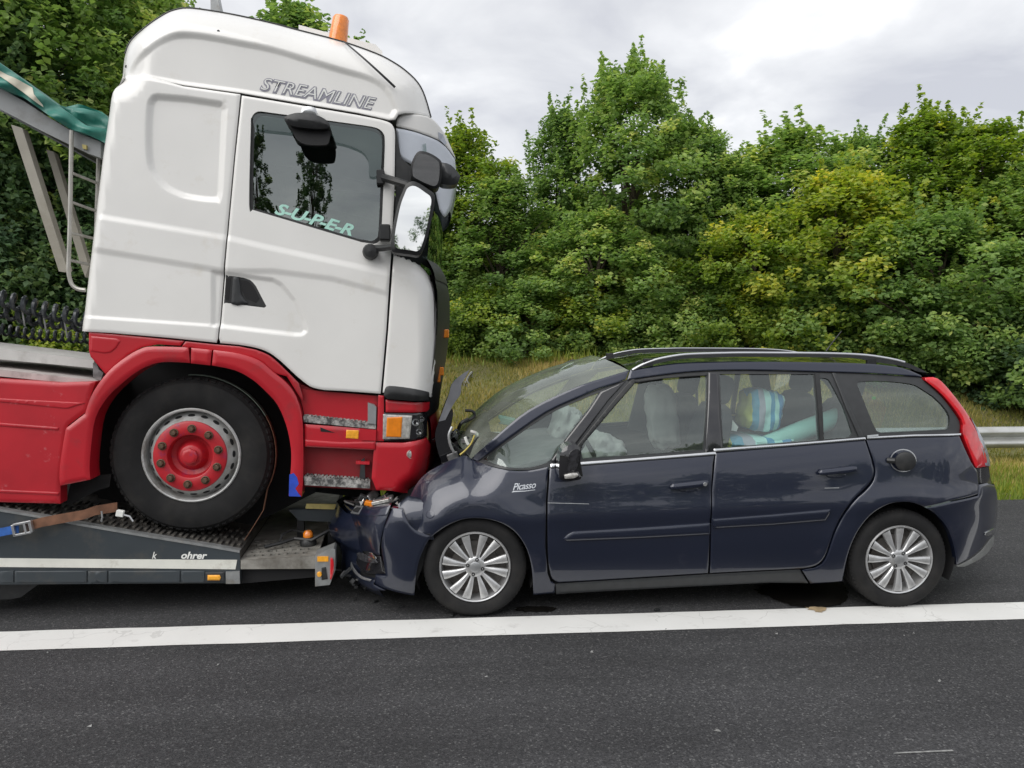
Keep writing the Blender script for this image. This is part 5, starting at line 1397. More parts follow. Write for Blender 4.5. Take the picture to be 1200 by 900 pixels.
# black surround of all side glass, with openings
frame_px = cr([(557, 540.5), (594, 515.5), (640, 483.5), (680, 465), (720, 450), (735, 445.5)], 3) + cr([(780, 439), (824, 435), (880, 434), (960, 436), (1020, 438), (1078, 442)], 3) + cr([(1084, 447), (1104, 465), (1121, 487), (1125.5, 497), (1125, 510)], 3) + [(1013, 514), (838, 530), (740, 539), (644, 547), (620, 551), (598, 551), (578, 547)]
g_quarter = cr([(566, 538.5), (596, 518), (640, 487.5), (680, 469), (703, 460)], 3) + cr([(690, 480), (665, 512), (646, 539)], 2) + cr([(640, 543), (620, 548.5), (598, 548.5), (580, 544)], 3)
g_front = [(683, 538), (681, 528), (684, 520)] + cr([(712, 487), (742, 452), (746, 449.5), (770, 445), (800, 441.5), (828, 440.5)], 3) + cr([(829, 446), (828, 480), (824.5, 527.5)], 3)
g_rear = [(843.5, 438.5), (954, 438.5), (957, 470), (960, 516), (848, 525.5), (846, 490)]
g_fix = cr([(961.5, 444), (964, 443), (971, 444.5), (975, 450)], 3) + cr([(988, 475), (997, 500), (999, 509), (994, 513)], 3) + [(966, 515)]
g_tail = cr([(1005, 451), (1010, 447), (1040, 447), (1068, 450), (1078, 454)], 3) + cr([(1095, 465), (1107, 477), (1113.5, 488), (1113.5, 500), (1110, 503.5)], 3) + cr([(1036, 507.5), (1028, 505), (1020, 488)], 2)
GL = [cp(g) for g in (g_quarter, g_front, g_rear, g_fix, g_tail)]
fr_ = panel('window_surround', cp(frame_px), f_car, 'dark_trim', car, off=-.008, step=.06, lip=.03, holes=GL, mirror=True)
for g, nm in zip(GL, ('quarter_window', 'door_window', 'door_window', 'door_window', 'tail_window')):
    panel(nm, g, f_car, 'car_glass', car, off=-.016, lip=.004, step=.07, mirror=True)
panel('pillar_trim', cp([(704, 459.5), (726, 449.5), (733, 446.5)] + cr([(712, 470), (690, 500), (667, 531)], 2) + [(650, 543), (646, 540)] + cr([(665, 513), (690, 481)], 2)), f_car, 'gloss_black', car, off=.0, step=.04, lip=.02, bow=.003, mirror=True)
panel('pillar_trim', cp([(830.5, 436.5), (840.5, 436.5), (843, 490), (846.5, 526), (838.5, 529), (826.5, 531), (829, 490)]), f_car, 'gloss_black', car, off=.0, step=.04, lip=.02, bow=.003, mirror=True)
panel('window_frame', cp([(955, 437.5), (960.5, 437.5), (962, 460), (965.5, 515), (961, 515.5), (958, 470)]), f_car, 'black_plastic', car, off=.0, lip=.01, mirror=True)
panel('window_frame', cp([(975, 437), (979, 437), (992, 470), (1012.5, 512), (1007, 513.5), (992, 480)]), f_car, 'dark_trim', car, off=.002, lip=.01, bow=.002, mirror=True)
panel('window_frame', cp(cr([(671, 529), (700, 492), (737, 447.5), (745, 445), (780, 440.5), (829, 437)], 2) + cr([(828.5, 440), (780, 443.5), (747, 448.5), (742, 451), (708, 490), (682, 522), (682, 530)], 2)), f_car, 'black_plastic', car, off=.002, lip=.01, bow=.002, step=.04, mirror=True)
# bright belt trim
for px in ([(645, 543.5), (662, 542.5), (740, 537), (838, 529.3), (838.5, 532.8), (740, 540.4), (645, 548)], [(836, 525.8), (920, 520), (1013, 512.2), (1014, 515), (920, 523), (836, 529.5)], [(1015, 511.8), (1070, 509), (1125, 507.6), (1125, 510), (1070, 511.8), (1015.5, 514.6)]):
    panel('belt_trim', cp(px), f_car, 'chrome', car, off=.010, lip=.015, bow=.003, step=.03, mirror=True)
panel('badge', cp([(1015, 509.8), (1028, 508.6), (1028, 511.2), (1015, 512.2)]), f_car, 'chrome', car, off=.014, lip=.004)
panel('inner_shell', cp([(648, 552), (740, 544), (838, 534), (1013, 518), (1120, 513), (1140, 555), (1085, 586), (1055, 582), (1020, 594), (1000, 612), (985, 650), (980, 676), (830, 676), (652, 690), (628, 660), (612, 622), (580, 604), (540, 604), (510, 612), (500, 575), (545, 545)]), f_car, 'gap_black', car, off=-.05, lip=0, step=.12, mirror=True)

# mouldings and handles
def mould(px, par):
    panel('side_moulding', cp(px), f_car, PAINT, par, off=.014, lip=.02, bow=.007, step=.02, mirror=True)
mould(cr([(660, 631), (665, 626), (672, 622.5)], 3) + [(750, 618), (831.5, 612.5), (831.5, 625), (750, 629.5), (664, 633)], fdoor)
mould([(834, 608), (905, 602.5), (972, 596.5), (970, 603), (966, 609), (905, 614), (836, 618)], rdoor)
def handle(cx, cy, par):
    k = [(cx - 22, cy + 4), (cx - 19, cy + .5), (cx, cy - 1.5), (cx + 18, cy - 3.5), (cx + 22, cy - 3), (cx + 22, cy + 2), (cx + 12, cy + 4), (cx - 12, cy + 6.5), (cx - 20, cy + 6.5)]
    cup = [(cx + 14 * math.cos(t), cy + 1 + 10 * math.sin(t)) for t in np.linspace(0, 2 * math.pi, 20, endpoint=False)]
    panel('handle_cup', cp(cup), lambda x, z: f_car(x, z), 'gap_black', par, off=.003, lip=.003, step=.03, mirror=True)
    cup2 = [(cx + 12 * math.cos(t), cy + 7.5 + 3.8 * math.sin(t)) for t in np.linspace(0, 2 * math.pi, 16, endpoint=False)]
    panel('handle_cup', cp(cup2), f_car, PAINT, par, off=.006, lip=.003, step=.03, bow=.002, mirror=True)
    panel('door_handle', cp(k), f_car, PAINT, par, off=.035, lip=.02, bow=.007, step=.012, mirror=True)
handle(806, 565.5, fdoor); handle(979, 549, rdoor)
x, z = cp([(824, 566)])[0]
MB().lathe([(.001, -.004), (.011, -.004), (.013, 0)], 12, (x, float(f_car(x, z)) - .042, z)).build('lock', 'satin_metal', fdoor[0])
# fuel flap standing open
fl = [(1058 + 15 * math.cos(t), 539.5 + 13 * math.sin(t)) for t in np.linspace(0, 2 * math.pi, 24, endpoint=False)]
fc = panel('fuel_recess', cp(fl), f_car, 'gap_black', car, off=.003, lip=.004, step=.03)
panel('recess_ring', cp([(1058 + 15.5 * math.cos(t), 539.5 + 13.5 * math.sin(t)) for t in np.linspace(0, 2 * math.pi, 24, endpoint=False)]), f_car, 'satin_metal', fc, off=.005, lip=.006, step=.03, holes=[cp([(1058 + 14.3 * math.cos(t), 539.5 + 12.3 * math.sin(t)) for t in np.linspace(0, 2 * math.pi, 24, endpoint=False)])])
fx, fz = cp([(1055, 539)])[0]
fp = MB().lathe([(.001, -.012), (.045, -.010), (.060, -.004), (.062, .006), (.001, .006)], 24).build('fuel_flap', 'black_plastic', fc); fp.location = (fx, float(f_car(fx, fz)) - .06, fz); fp.rotation_euler = (0, 0, R(-18))
MB().tube([(fx - .05, float(f_car(fx, fz)) - .03, fz), (fx - .085, float(f_car(fx, fz)) + .0, fz)], .018, 8).build('flap_hinge', 'black_plastic', fc)
# tail lamp
tlp = cr([(1083, 442.5), (1098, 443.5), (1115, 461), (1135, 488), (1150, 515), (1156.5, 535), (1158, 546)], 3) + cr([(1143, 548), (1136, 531), (1127.5, 508), (1126, 492), (1106, 465), (1084, 446)], 3)
tls = panel('tail_lamp', cp(tlp), f_car, 'red_lens', car, off=.008, lip=.05, step=.03, bow=.008, mirror=True)
panel('clear_section', cp(cr([(1136, 489), (1150, 514), (1157, 534), (1158.5, 546)], 3) + cr([(1153, 545), (1150, 530), (1143, 505)], 3)), f_car, 'grey_lens', tls, off=.016, lip=.01, step=.03, mirror=True)
panel('tail_corner', cp([(1143.5, 549), (1158, 547), (1160, 556), (1163, 567), (1148, 566), (1146, 556)]), f_car, 'gloss_black', car, off=.0, lip=.03, step=.03, mirror=True)

# ---- roof, screen, tailgate lofted across the car
def loft(name, px, m, crown_=.05, off=0, ny=13, par=None, bowx=0., th=.012, yend=1.0, smooth=True):
    L = cp(px); vs, fs = [], []
    for x, z in L:
        y0 = float(f_car(np.array([x]), np.array([z]))[0]) - off
        y0 *= yend
        for j in range(ny):
            s = 2 * j / (ny - 1) - 1
            vs.append((x + bowx * (1 - s * s), y0 * -s, z + crown_ * (1 - abs(s) ** 2.2)))
    n = len(L)
    for i in range(n - 1):
        for j in range(ny - 1): a = i * ny + j; fs.append((a, a + ny, a + ny + 1, a + 1))
    mb = MB().add(vs, fs, smooth)
    if th: mb.add([(v[0], v[1], v[2] - th) for v in vs], [f[::-1] for f in fs], smooth)
    return mb.build(name, m, par or car)
loft('windscreen', apu, 'windscreen_glass', .075, bowx=-.12, th=0)
loft('roof', cr([(737, 434), (760, 430.5), (780, 427), (810, 424.5), (880, 423.5), (960, 424.5), (1020, 426.5), (1056, 431), (1079, 440)], 3), 'gloss_black', .045)
loft('roof_spoiler', cr([(1060, 432), (1080, 436), (1094, 438), (1095, 442), (1083, 443.5)], 3), PAINT, .03)
loft('tailgate', cr([(1086, 446), (1098, 447), (1117, 466), (1136, 490), (1151, 516), (1158, 540)], 3), 'dark_glass', .0, bowx=.03, th=0)
loft('tailgate_panel', cr([(1158, 540), (1160, 556), (1163, 568)], 3), PAINT, .0, bowx=.03)
loft('rear_bumper_beam', cr([(1165, 567), (1168, 576), (1169, 592), (1167, 612), (1163, 624)], 3), PAINT, .0, bowx=.0)
# roof rails
def roof_rail(y, px):
    L = [CF.at3(u, v, y) for u, v in px]
    mb = MB(); mb.tube(L, [.012] * len(L), 8); r_ = mb.build('roof_rail', 'silver_rail', car)
    base = MB()
    return r_
near = cr([(741, 433), (752, 427), (768, 421), (790, 416.5), (810, 414.5), (850, 413.3), (880, 413), (960, 413.5), (1005, 415), (1032, 418), (1060, 424), (1082, 434), (1092, 439.5)], 3)
yn = -.69
def rail_strip(px, px2, y, m, nm, par, w=.028):
    A = [CF.at(u, v, y) for u, v in px]; B_ = [CF.at(u, v, y) for u, v in px2]
    return MB().prism(A + B_[::-1], y, y + w).build(nm, m, par)
near_low = cr([(741, 435), (752, 431), (768, 426.5), (790, 422), (810, 420), (850, 418.6), (880, 418.3), (960, 418.8), (1005, 420), (1024, 424), (1060, 429.5), (1080, 438), (1090, 441)], 3)
rr_n = rail_strip(near, near_low, yn, 'dark_trim', 'roof_rail', car)
MB().tube([CF.at3(u, v + .6, yn + .004) for u, v in near[:-6]], .0085, 8).build('rail_cap', 'silver_rail', rr_n)
shift = [(x, z) for x, z in (CF.at(u, v, yn) for u, v in near)]
lowp = [(x, z) for x, z in (CF.at(u, v, yn) for u, v in near_low)]
rr_f = MB().prism(shift + lowp[::-1], -yn - .028, -yn).build('roof_rail', 'dark_trim', car)
MB().tube([(x, -yn - .01, z - .003) for x, z in shift[:-6]], .0085, 8).build('rail_cap', 'silver_rail', rr_f)
for u in (760, 1022):
    for s in (1, -1):
        x, z = CF.at(u, 424, yn); MB().box((x, s * yn + (.014 if s > 0 else -.014), z - .005), (.06, .03, .05)).build('rail_foot', 'black_plastic', rr_n if s > 0 else rr_f)
MB().tube([CF.at3(968, 411.5, 0), CF.at3(975, 402, 0), CF.at3(986, 388, 0)], [.006, .004, .003], 6).build('aerial', 'black_plastic', car)

# ---- door mirrors (near one folded and broken, far one seen over the glass)
dm = panel('door_mirror', [CF.at(u, v, -1.05) for u, v in cr([(655, 541), (657, 530), (664, 522.5), (674, 521), (680, 526), (680.5, 538), (678, 552), (681.5, 560), (676, 563), (659, 562.5), (655, 556), (655, 541)], 3)[:-1]], lambda x, z: -1.05 + .12 * np.asarray(x) - .12 * CF.at(668, 540, -1.05)[0], 'gloss_black', car, lip=.15, bow=.03, step=.015)
panel('mirror_glass', [CF.at(u, v, -1.08) for u, v in cr([(665, 538), (668, 529), (677, 526), (679, 533), (676, 550), (668, 555), (665, 548), (665, 538)], 3)[:-1]], lambda x, z: -1.085 + .3 * (np.asarray(x) - CF.at(670, 540, -1.08)[0]) - .25 * (np.asarray(z) - CF.at(670, 540, -1.08)[1]), 'lamp_dark', dm, lip=.01, step=.02)
panel('indicator', [CF.at(u, v, -1.085) for u, v in cr([(661, 557), (668, 555), (676, 554.5), (677.5, 557.5), (672, 560.5), (662, 561)], 2)], flat(-1.085), 'clear_lens', dm, lip=.02, bow=.004, step=.01)
MB().tube([CF.at3(664, 548, -.90), CF.at3(664, 545, -1.0)], .03, 8).build('mirror_arm', 'gloss_black', dm)
MB().prism([CF.at(u, v, -.93) for u, v in ((655, 560), (683, 558), (680, 540), (666, 534))], -.935, -.885).build('mirror_base', 'black_plastic', dm)
fx_, fz_ = CF.at(662, 432, .98)
dmf = MB().prism([CF.at(u, v, .98) for u, v in cr([(649, 443), (653, 434), (661, 427.5), (672, 422.5), (675, 423), (673, 434), (664, 444)], 3)], .92, 1.14).build('door_mirror', 'black_plastic', car)
MB().tube([CF.at3(u, v, .915) for u, v in cr([(653, 442), (656, 435), (663, 429.5), (672, 425.5)], 3)], .012, 6).build('mirror_edge', 'silver_rail', dmf)

# ---- lettering, scratches, knocks
side_text('fender_lettering', 'Picasso', CF.surf(601, 574.5, f_car, -1.2, .3), CF.surf(628.5, 571.5, f_car, -1.2, .3), .058, f_car, 'chrome', car, .004, .45, .0006, .92)
panel('lettering_stroke', cp([(599.5, 577), (601, 575.2), (615, 574.8), (627.5, 573.4), (627, 574.2), (615, 575.8), (603, 576.4)]), f_car, 'chrome', car, off=.004, lip=.002)
panel('scratch', cp([(642, 588.7), (690, 590), (690, 590.6), (642, 589.5)]), f_car, 'satin_metal', fdoor[0], off=.0045, lip=.001)
panel('scratch', cp([(966, 571.5), (983, 571), (983, 571.8), (966, 572.3)]), f_car, 'satin_metal', rdoor[0], off=.0045, lip=.001)
dent = panel('tow_cover_mark', cp([(504 + 5 * math.cos(t), 603 + 4.6 * math.sin(t)) for t in np.linspace(0, 6.28, 18, endpoint=False)]), f_car, PAINT, car, off=.004, lip=.004, bow=.0015, step=.01)

# ---- crushed front end
def f_nose(x, z):
    x, z = np.asarray(x, float), np.asarray(z, float)
    y = f_car(np.maximum(x, -.36), np.full_like(z + x, .45)) + .62 * np.clip((-.40 - x) / .50, 0, 1.8) ** 2.2
    y = y + .03 * np.sin(z * 16 + x * 6) * np.clip((-.45 - x) / .3, 0, 1) + .05 * np.clip((z - .60) / .12, 0, 1) ** 2 + .07 * np.clip((.30 - z) / .2, 0, 1) ** 2
    return y
def np_(pts): return [CF.surf(u, v, f_nose, -1.2, .4) for u, v in pts]
panel('front_bumper', np_(cr([(390, 628), (390, 610), (396, 598), (404, 590)], 3) + cr([(408, 593), (416, 597), (430, 594), (458, 592)], 3) + cr([(455, 602), (449, 620), (445, 640), (445, 651)], 3) + cr([(432, 646), (418, 645), (408, 641), (396, 634)], 3)), f_nose, PAINT, car, step=.02, bow=.010, lip=.05)
panel('fender_filler', np_([(466, 592), (478, 582), (492, 585), (508, 612), (508, 634), (474, 634)]), f_nose, PAINT, car, off=-.03, lip=.0, step=.04)
panel('bumper_top', np_([(411, 599), (420, 593.5), (458, 591.5), (453, 603.5), (420, 604)]), f_nose, PAINT, car, off=.012, step=.02, bow=.004, lip=.05)
panel('bumper_slot', np_([(413, 597), (418.5, 593.5), (424, 594), (420, 600)]), f_nose, 'gap_black', car, off=.020, lip=.004)
panel('slot_rim', np_([(411, 600.5), (417.5, 592), (426, 592.5), (421, 602)]), f_nose, 'satin_metal', car, off=.018, lip=.006, holes=[np_([(413, 598.5), (418.5, 593.5), (424, 594), (420, 600)])])
side_b = [(460, 595), (472, 596.5)] + cr([(474, 604), (480, 615), (490, 623), (505, 628)], 3) + cr([(498, 640), (491, 657), (487, 678), (485.5, 698)], 3) + cr([(470, 695), (452, 690), (438, 683)], 3) + [(440, 674), (452, 674.5)] + cr([(450, 660), (447, 640), (450, 618)], 3)
panel('front_bumper', np_(side_b), f_nose, PAINT, car, step=.02, bow=.006, lip=.05)
panel('bumper_lip', np_(cr([(408, 642), (410, 655), (416, 668), (424, 676), (440, 679)], 3) + [(438, 684), (452, 691)] + cr([(438, 691), (424, 684), (414, 672), (408, 660), (406, 645)], 3)), f_nose, PAINT, car, off=.012, step=.02, bow=.006, lip=.04)
panel('lip_chrome', np_(cr([(408, 642), (411, 655), (417, 667), (425, 674.5), (436, 678)], 3) + cr([(434, 680), (424, 677), (415, 669), (408.5, 656), (406.5, 643)], 3)), f_nose, 'satin_metal', car, off=.022, step=.02, lip=.008, bow=.002)
panel('fog_lamp_panel', np_([(413, 643), (430, 647), (446, 653), (449, 664), (452, 673), (440, 674), (426, 672), (417, 662)]), f_nose, 'gloss_black', car, off=-.02, step=.02, bow=.006, lip=.04)
panel('fog_lamp', np_(cr([(416, 645), (428, 650), (440, 656), (442, 660), (430, 659), (420, 655)], 3)), f_nose, 'lamp_dark', car, off=.0, step=.02, bow=.006, lip=.02)
panel('chrome_strip', np_([(424, 644.5), (436, 648), (441, 654), (440, 659), (430, 654)]), f_nose, 'chrome', car, off=-.004, lip=.01, bow=.002)
panel('bumper_core', np_([(392, 600), (405, 593), (476, 596), (504, 640), (486, 690), (452, 690), (420, 680), (408, 660), (392, 640)]), f_nose, 'gap_black', car, off=-.05, lip=0, step=.06)
# front of bumper seen end on, wrapping to the far side
mb = MB(); L = [CF.at(u, v, -.35) for u, v in cr([(398, 596), (392, 610), (391, 630), (398, 640), (402, 660), (408, 676), (418, 686)], 3)]
vs = []; ny = 11
for (x, z) in L:
    for j in range(ny): s = 2 * j / (ny - 1) - 1; vs.append((x - .05 * (1 - s * s) + .22 * abs(s) ** 4 + .02 * math.sin(7 * s + 20 * z), .62 * s, z + .015 * math.sin(5 * s + x * 9)))
mb.add(vs, [(i * ny + j, i * ny + j + 1, (i + 1) * ny + j + 1, (i + 1) * ny + j) for i in range(len(L) - 1) for j in range(ny - 1)], True); mb.build('bumper_front', PAINT, car)
rng_ = random.Random(4)
def junk(n, u0, u1, v0, v1, ys, smin, smax, mats, nm):
    for k in range(n):
        mb = MB(); u, v, y = rng_.uniform(u0, u1), rng_.uniform(v0, v1), rng_.uniform(*ys)
        M = Matrix.Rotation(rng_.uniform(-.9, .9), 3, 'Y') @ Matrix.Rotation(rng_.uniform(-.5, .5), 3, 'Z')
        if rng_.random() < .55: mb.box(CF.at3(u, v, y), (rng_.uniform(smin, smax), rng_.uniform(smin, smax) * 1.4, rng_.uniform(smin * .4, smax * .7)), M)
        else:
            a = Vector(CF.at3(u, v, y)); b_ = a + Vector((rng_.uniform(-.1, .1), rng_.uniform(-.15, .15), rng_.uniform(-.06, .06))); c_ = b_ + Vector((rng_.uniform(-.08, .08), rng_.uniform(-.1, .1), rng_.uniform(-.06, .06)))
            mb.tube(cr([a, b_, c_], 4), rng_.uniform(.006, .014), 6)
        mb.build(nm, rng_.choice(mats), car)
junk(20, 420, 474, 583, 593, (-.66, -.2), .03, .10, ['black_plastic', 'engine_metal', 'dark_trim', 'black_plastic'], 'crushed_part')
junk(26, 528, 560, 500, 540, (-.55, .1), .03, .09, ['black_plastic', 'engine_metal', 'dark_trim', 'lamp_dark'], 'engine_part')
junk(10, 512, 540, 545, 575, (-.55, .1), .04, .11, ['black_plastic', 'engine_metal', 'hood_under'], 'engine_part')
junk(9, 402, 428, 668, 688, (-.66, -.3), .02, .06, ['black_plastic', 'dark_trim', PAINT], 'crushed_part')
rs_ = random.Random(11)
for k in range(16):
    u, v = rs_.uniform(424, 474), rs_.uniform(584, 594); p = Vector(CF.at3(u, v, rs_.uniform(-.74, -.55))); s_ = rs_.uniform(.02, .05)
    q = [p + Vector((rs_.uniform(-1, 1) * s_, rs_.uniform(-1, 1) * s_, rs_.uniform(-.6, .9) * s_)) for _ in range(3)]
    nn = (q[1] - q[0]).cross(q[2] - q[0]).normalized() * .003
    MB().add([tuple(a_) for a_ in q] + [tuple(a_ + nn) for a_ in q], [(0, 1, 2), (5, 4, 3), (0, 3, 4, 1), (1, 4, 5, 2), (2, 5, 3, 0)]).build('lamp_shard', rs_.choice(['clear_lens', 'chrome', 'black_plastic', 'lamp_dark', PAINT]), car)
MB().box(CF.at3(434, 590, -.68), (.07, .05, .028), Matrix.Rotation(.2, 3, 'Y')).build('broken_indicator', 'amber_deep', car)
MB().box(CF.at3(446, 587.5, -.70), (.11, .06, .02), Matrix.Rotation(-.2, 3, 'Y')).build('broken_lamp', 'clear_lens', car)
panel('fender_edge', cp([(458, 596), (470, 592), (476, 590), (477.5, 594), (466, 598)]), f_car, 'satin_metal', car, off=.0, lip=.03)
MB().prism([CF.at(u, v, -.45) for u, v in ((500, 560), (560, 525), (600, 560), (600, 640), (450, 640), (440, 600))], -.45, .55).build('engine_block', 'gap_black', car)
# bonnet folded upright between truck and windscreen
hl_ = cr([(549, 434), (540, 441), (532, 452), (528, 466), (521, 484), (516, 498), (513, 512), (515, 526), (521, 545)], 4)
hr_ = [CF.at(u, v, -.42) for u, v in hl_]
vs = []; ny = 9
for k, (x, z) in enumerate(hr_):
    for j in range(ny):
        s = j / (ny - 1)
        vs.append((x + .015 * math.sin(6 * s + k * .4) - .02 * s, -.42 + .95 * s, z - .03 * s + .012 * math.sin(9 * s + k * .5) - .16 * s * (k < 6) * (1 - k / 8)))
fs = [(i * ny + j, i * ny + j + 1, (i + 1) * ny + j + 1, (i + 1) * ny + j) for i in range(len(hr_) - 1) for j in range(ny - 1)]
mb = MB(); mb.add(vs, fs, True); mb.add([(v[0] + .022, v[1], v[2] - .004) for v in vs], [f[::-1] for f in fs], True)
bon = mb.build('bonnet', 'gloss_black', car)
MB().prism([CF.at(u, v, -.44) for u, v in cr([(550, 433.5), (541, 439), (530, 449), (526, 462), (520, 478), (514, 494)], 3) + cr([(522, 492), (529, 478), (534, 470), (540, 461), (541, 450), (548, 438)], 3)], -.445, -.425).build('bonnet_edge', 'hood_under', bon)
MB().prism([CF.at(u, v, -.43) for u, v in cr([(514, 494), (510, 508), (512, 524), (518, 543)], 3) + cr([(531, 537), (528, 520), (528, 505), (531, 485), (529, 479), (522, 492)], 3)], -.44, -.41).build('bonnet_edge', 'gloss_black', bon)
MB().tube([CF.at3(u, v, -.46) for u, v in cr([(530, 500), (526, 510), (528, 522), (532, 530)], 3)], .010, 6).build('hinge', 'satin_metal', bon)
MB().tube([CF.at3(u, v, -.3) for u, v in cr([(545, 481), (554, 482), (556, 488), (548, 493), (542, 495), (538, 500)], 3)], .011, 6).build('torn_hose', 'black_plastic', car)
MB().tube([CF.at3(u, v, -.52) for u, v in cr([(551, 506), (558, 508), (562, 514), (560, 520)], 3)], .016, 6).build('torn_bracket', 'clear_lens', car)
MB().tube([CF.at3(u, v, -.60) for u, v in cr([(556, 510), (552, 520), (545, 528), (539, 533)], 3)], .006, 6).build('cable', 'wire_yellow', car)
MB().tube([CF.at3(u, v, -.56) for u, v in ((545, 512), (547, 518), (549, 521))], .010, 6).build('white_plug', 'text_white', car)
MB().prism([CF.at(u, v, -.62) for u, v in ((545, 530), (560, 512), (575, 505), (575, 520), (555, 537))], -.62, .62).build('scuttle', 'black_plastic', car)

# ---- wheels
def car_wheel_meshes():
    T = MB(); Ro = .322
    T.lathe([(.222, .030), (.226, .012), (.236, .004), (.258, -.004), (.282, -.004), (.300, .004), (.311, .016), (.319, .032), (Ro, .048), (Ro, .066), (Ro - .007, .068), (Ro - .007, .075), (Ro, .077), (Ro, .105), (Ro - .007, .107), (Ro - .007, .114), (Ro, .116), (Ro, .145), (Ro - .007, .147), (Ro - .007, .154), (Ro, .156), (Ro, .175), (.310, .198), (.28, .212), (.225, .2)], 80)
    for k in range(72):
        M = Matrix.Rotation(-2 * math.pi * k / 72, 3, 'Y'); T.box(tuple(M @ Vector((.3145, .026, 0))), (.006, .020, .016), M @ Matrix.Rotation(R(-38), 3, 'Z'))
    Rm = MB(); Rm.lathe([(.2215, .030), (.2235, .010), (.219, .003), (.212, .006), (.207, .020), (.203, .05), (.200, .12), (.2, .18)], 64)
    Bk = MB(); Bk.lathe([(.2, .11), (.15, .105), (.148, .085), (.07, .085), (.06, .06), (.001, .06)], 40)
    S = MB()                                             # one spoke along +x
    st_ = [(.040, .013, .016, .030), (.075, .0115, .010, .030), (.12, .0165, .006, .028), (.17, .023, .004, .026), (.205, .0265, .006, .030)]
    vs, fs = [], []
    for r_, w_, yf, th_ in st_:
        c_ = .003 * math.sin((r_ - .04) / .165 * math.pi)
        vs += [(r_, yf + th_, c_ - w_), (r_, yf + .006, c_ - w_), (r_, yf, c_ - w_ * .55), (r_, yf, c_ + w_ * .55), (r_, yf + .006, c_ + w_), (r_, yf + th_, c_ + w_)]
    for i in range(len(st_) - 1):
        for k in range(5): a = i * 6 + k; fs.append((a, a + 6, a + 7, a + 1))
    S.add(vs, fs, True)
    Hb = MB(); Hb.lathe([(.066, .05), (.064, .016), (.056, .010), (.034, .010)], 32); Hc = MB(); Hc.lathe([(.034, .012), (.033, .006), (.028, .004), (.001, .003)], 28)
    Nt = MB(); Nt.lathe([(.0115, .010), (.0115, .0055), (.009, .005)], 14); Nt.lathe([(.009, .009), (.001, .010)], 12)
    return {k: q.mesh(k) for k, q in (('tyre', T), ('rim', Rm), ('brake_disc', Bk), ('spoke', S), ('hub', Hb), ('hub_cap', Hc), ('wheel_nut', Nt))}
CW = car_wheel_meshes()
def car_wheel(loc, side, rot):
    w = link('wheel', CW['tyre'], 'rubber', car); w.location = loc
    w.rotation_euler = (0, rot, 0 if side > 0 else math.pi)
    link('rim', CW['rim'], 'alloy', w); link('brake_disc', CW['brake_disc'], 'rim_dark', w); link('hub', CW['hub'], 'alloy', w); link('hub_cap', CW['hub_cap'], 'satin_metal', w)
    for k in range(12):
        o = link('spoke', CW['spoke'], 'alloy', w); o.rotation_euler = (0, 2 * math.pi * (k + (.05 if k % 2 else -.05)) / 12, 0)
    for k in range(4):
        t = math.pi / 2 * k; o = link('wheel_nut', CW['wheel_nut'], 'gap_black', w); o.location = (.048 * math.cos(t), .0005, .048 * math.sin(t))
zw = .320
for (x, r0) in ((0., .25), (WB, .55)):
    car_wheel((x, CY, zw), 1, r0); car_wheel((x, -CY, zw), -1, r0)
    for s in (1, -1):
        L = MB(); vs, fs = [], []
        for k in range(25):
            t = R(-25 + 230 * k / 24); vs += [(x + .385 * math.cos(t), s * -.86, .335 + .385 * math.sin(t)), (x + .385 * math.cos(t), s * -.55, .335 + .385 * math.sin(t))]
        fs = [(2 * k, 2 * k + 1, 2 * k + 3, 2 * k + 2) for k in range(24)]
        L.add(vs, fs, True); ctr = len(vs)
        L.add([(vs[2 * k + 1]) for k in range(25)] + [(x, s * -.55, .2)], [(k, k + 1, 25) for k in range(24)])
        L.build('wheel_liner', 'gap_black', car)
MB().box((1.35, 0, .27), (3.9, 1.2, .16)).build('floor_pan', 'gap_black', car)
MB().box((1.35, 0, .36), (1.9, 1.66, .14)).build('floor_pan', 'gap_black', car)

# ---- cabin
def cushion(mb, c, d, M=None, n=6, crumple=0.):
    """rounded upholstered block"""
    vs, fs = [], []
    for ax in range(3):
        for sg in (-1, 1):
            o = len(vs)
            for i in range(n + 1):
                for j in range(n + 1):
                    p = [0, 0, 0]; p[ax] = sg; p[(ax + 1) % 3] = 2 * i / n - 1; p[(ax + 2) % 3] = 2 * j / n - 1
                    v = Vector(p); l4 = (abs(v.x) ** 4 + abs(v.y) ** 4 + abs(v.z) ** 4) ** .25; v = v / l4
                    if crumple:
                        v = v * (1 + crumple * (noise.noise(v * 2.3 + Vector(c) * 5) + .6 * abs(noise.noise(v * 5.1 + Vector(c)))))
                    vs.append(Vector((v.x * d[0] / 2, v.y * d[1] / 2, v.z * d[2] / 2)))
            for i in range(n):
                for j in range(n):
                    a = o + i * (n + 1) + j; q = (a, a + n + 1, a + n + 2, a + 1); fs.append(q if sg > 0 else q[::-1])
    if M is not None: vs = [M @ v for v in vs]
    return mb.add([v + Vector(c) for v in vs], fs, True)
for (x, zs) in ((1.30, .62), (2.22, .64)):
    for y in (-.38, .38):
        tl_ = Matrix.Rotation(R(14), 3, 'Y')
        mb = MB(); cushion(mb, (x, y, zs), (.54, .50, .20)); s = mb.build('seat', 'seat_fabric', car)
        mb = MB(); cushion(mb, (x + .30, y, zs + .36), (.18, .50, .66), tl_); mb.build('backrest', 'seat_fabric', s)
        mb = MB(); cushion(mb, (x + .40, y, zs + .77), (.12, .27, .20), tl_); mb.build('headrest', 'seat_fabric', s)
mb = MB(); P = [CF.at(u, v, -.5) for u, v in cr([(585, 548), (600, 540), (640, 530), (668, 528), (682, 536), (684, 560)], 3)] + [CF.at(684, 600, -.5), CF.at(585, 600, -.5)]
mb.prism(P, -.74, .74).build('dashboard', 'interior_grey', car)
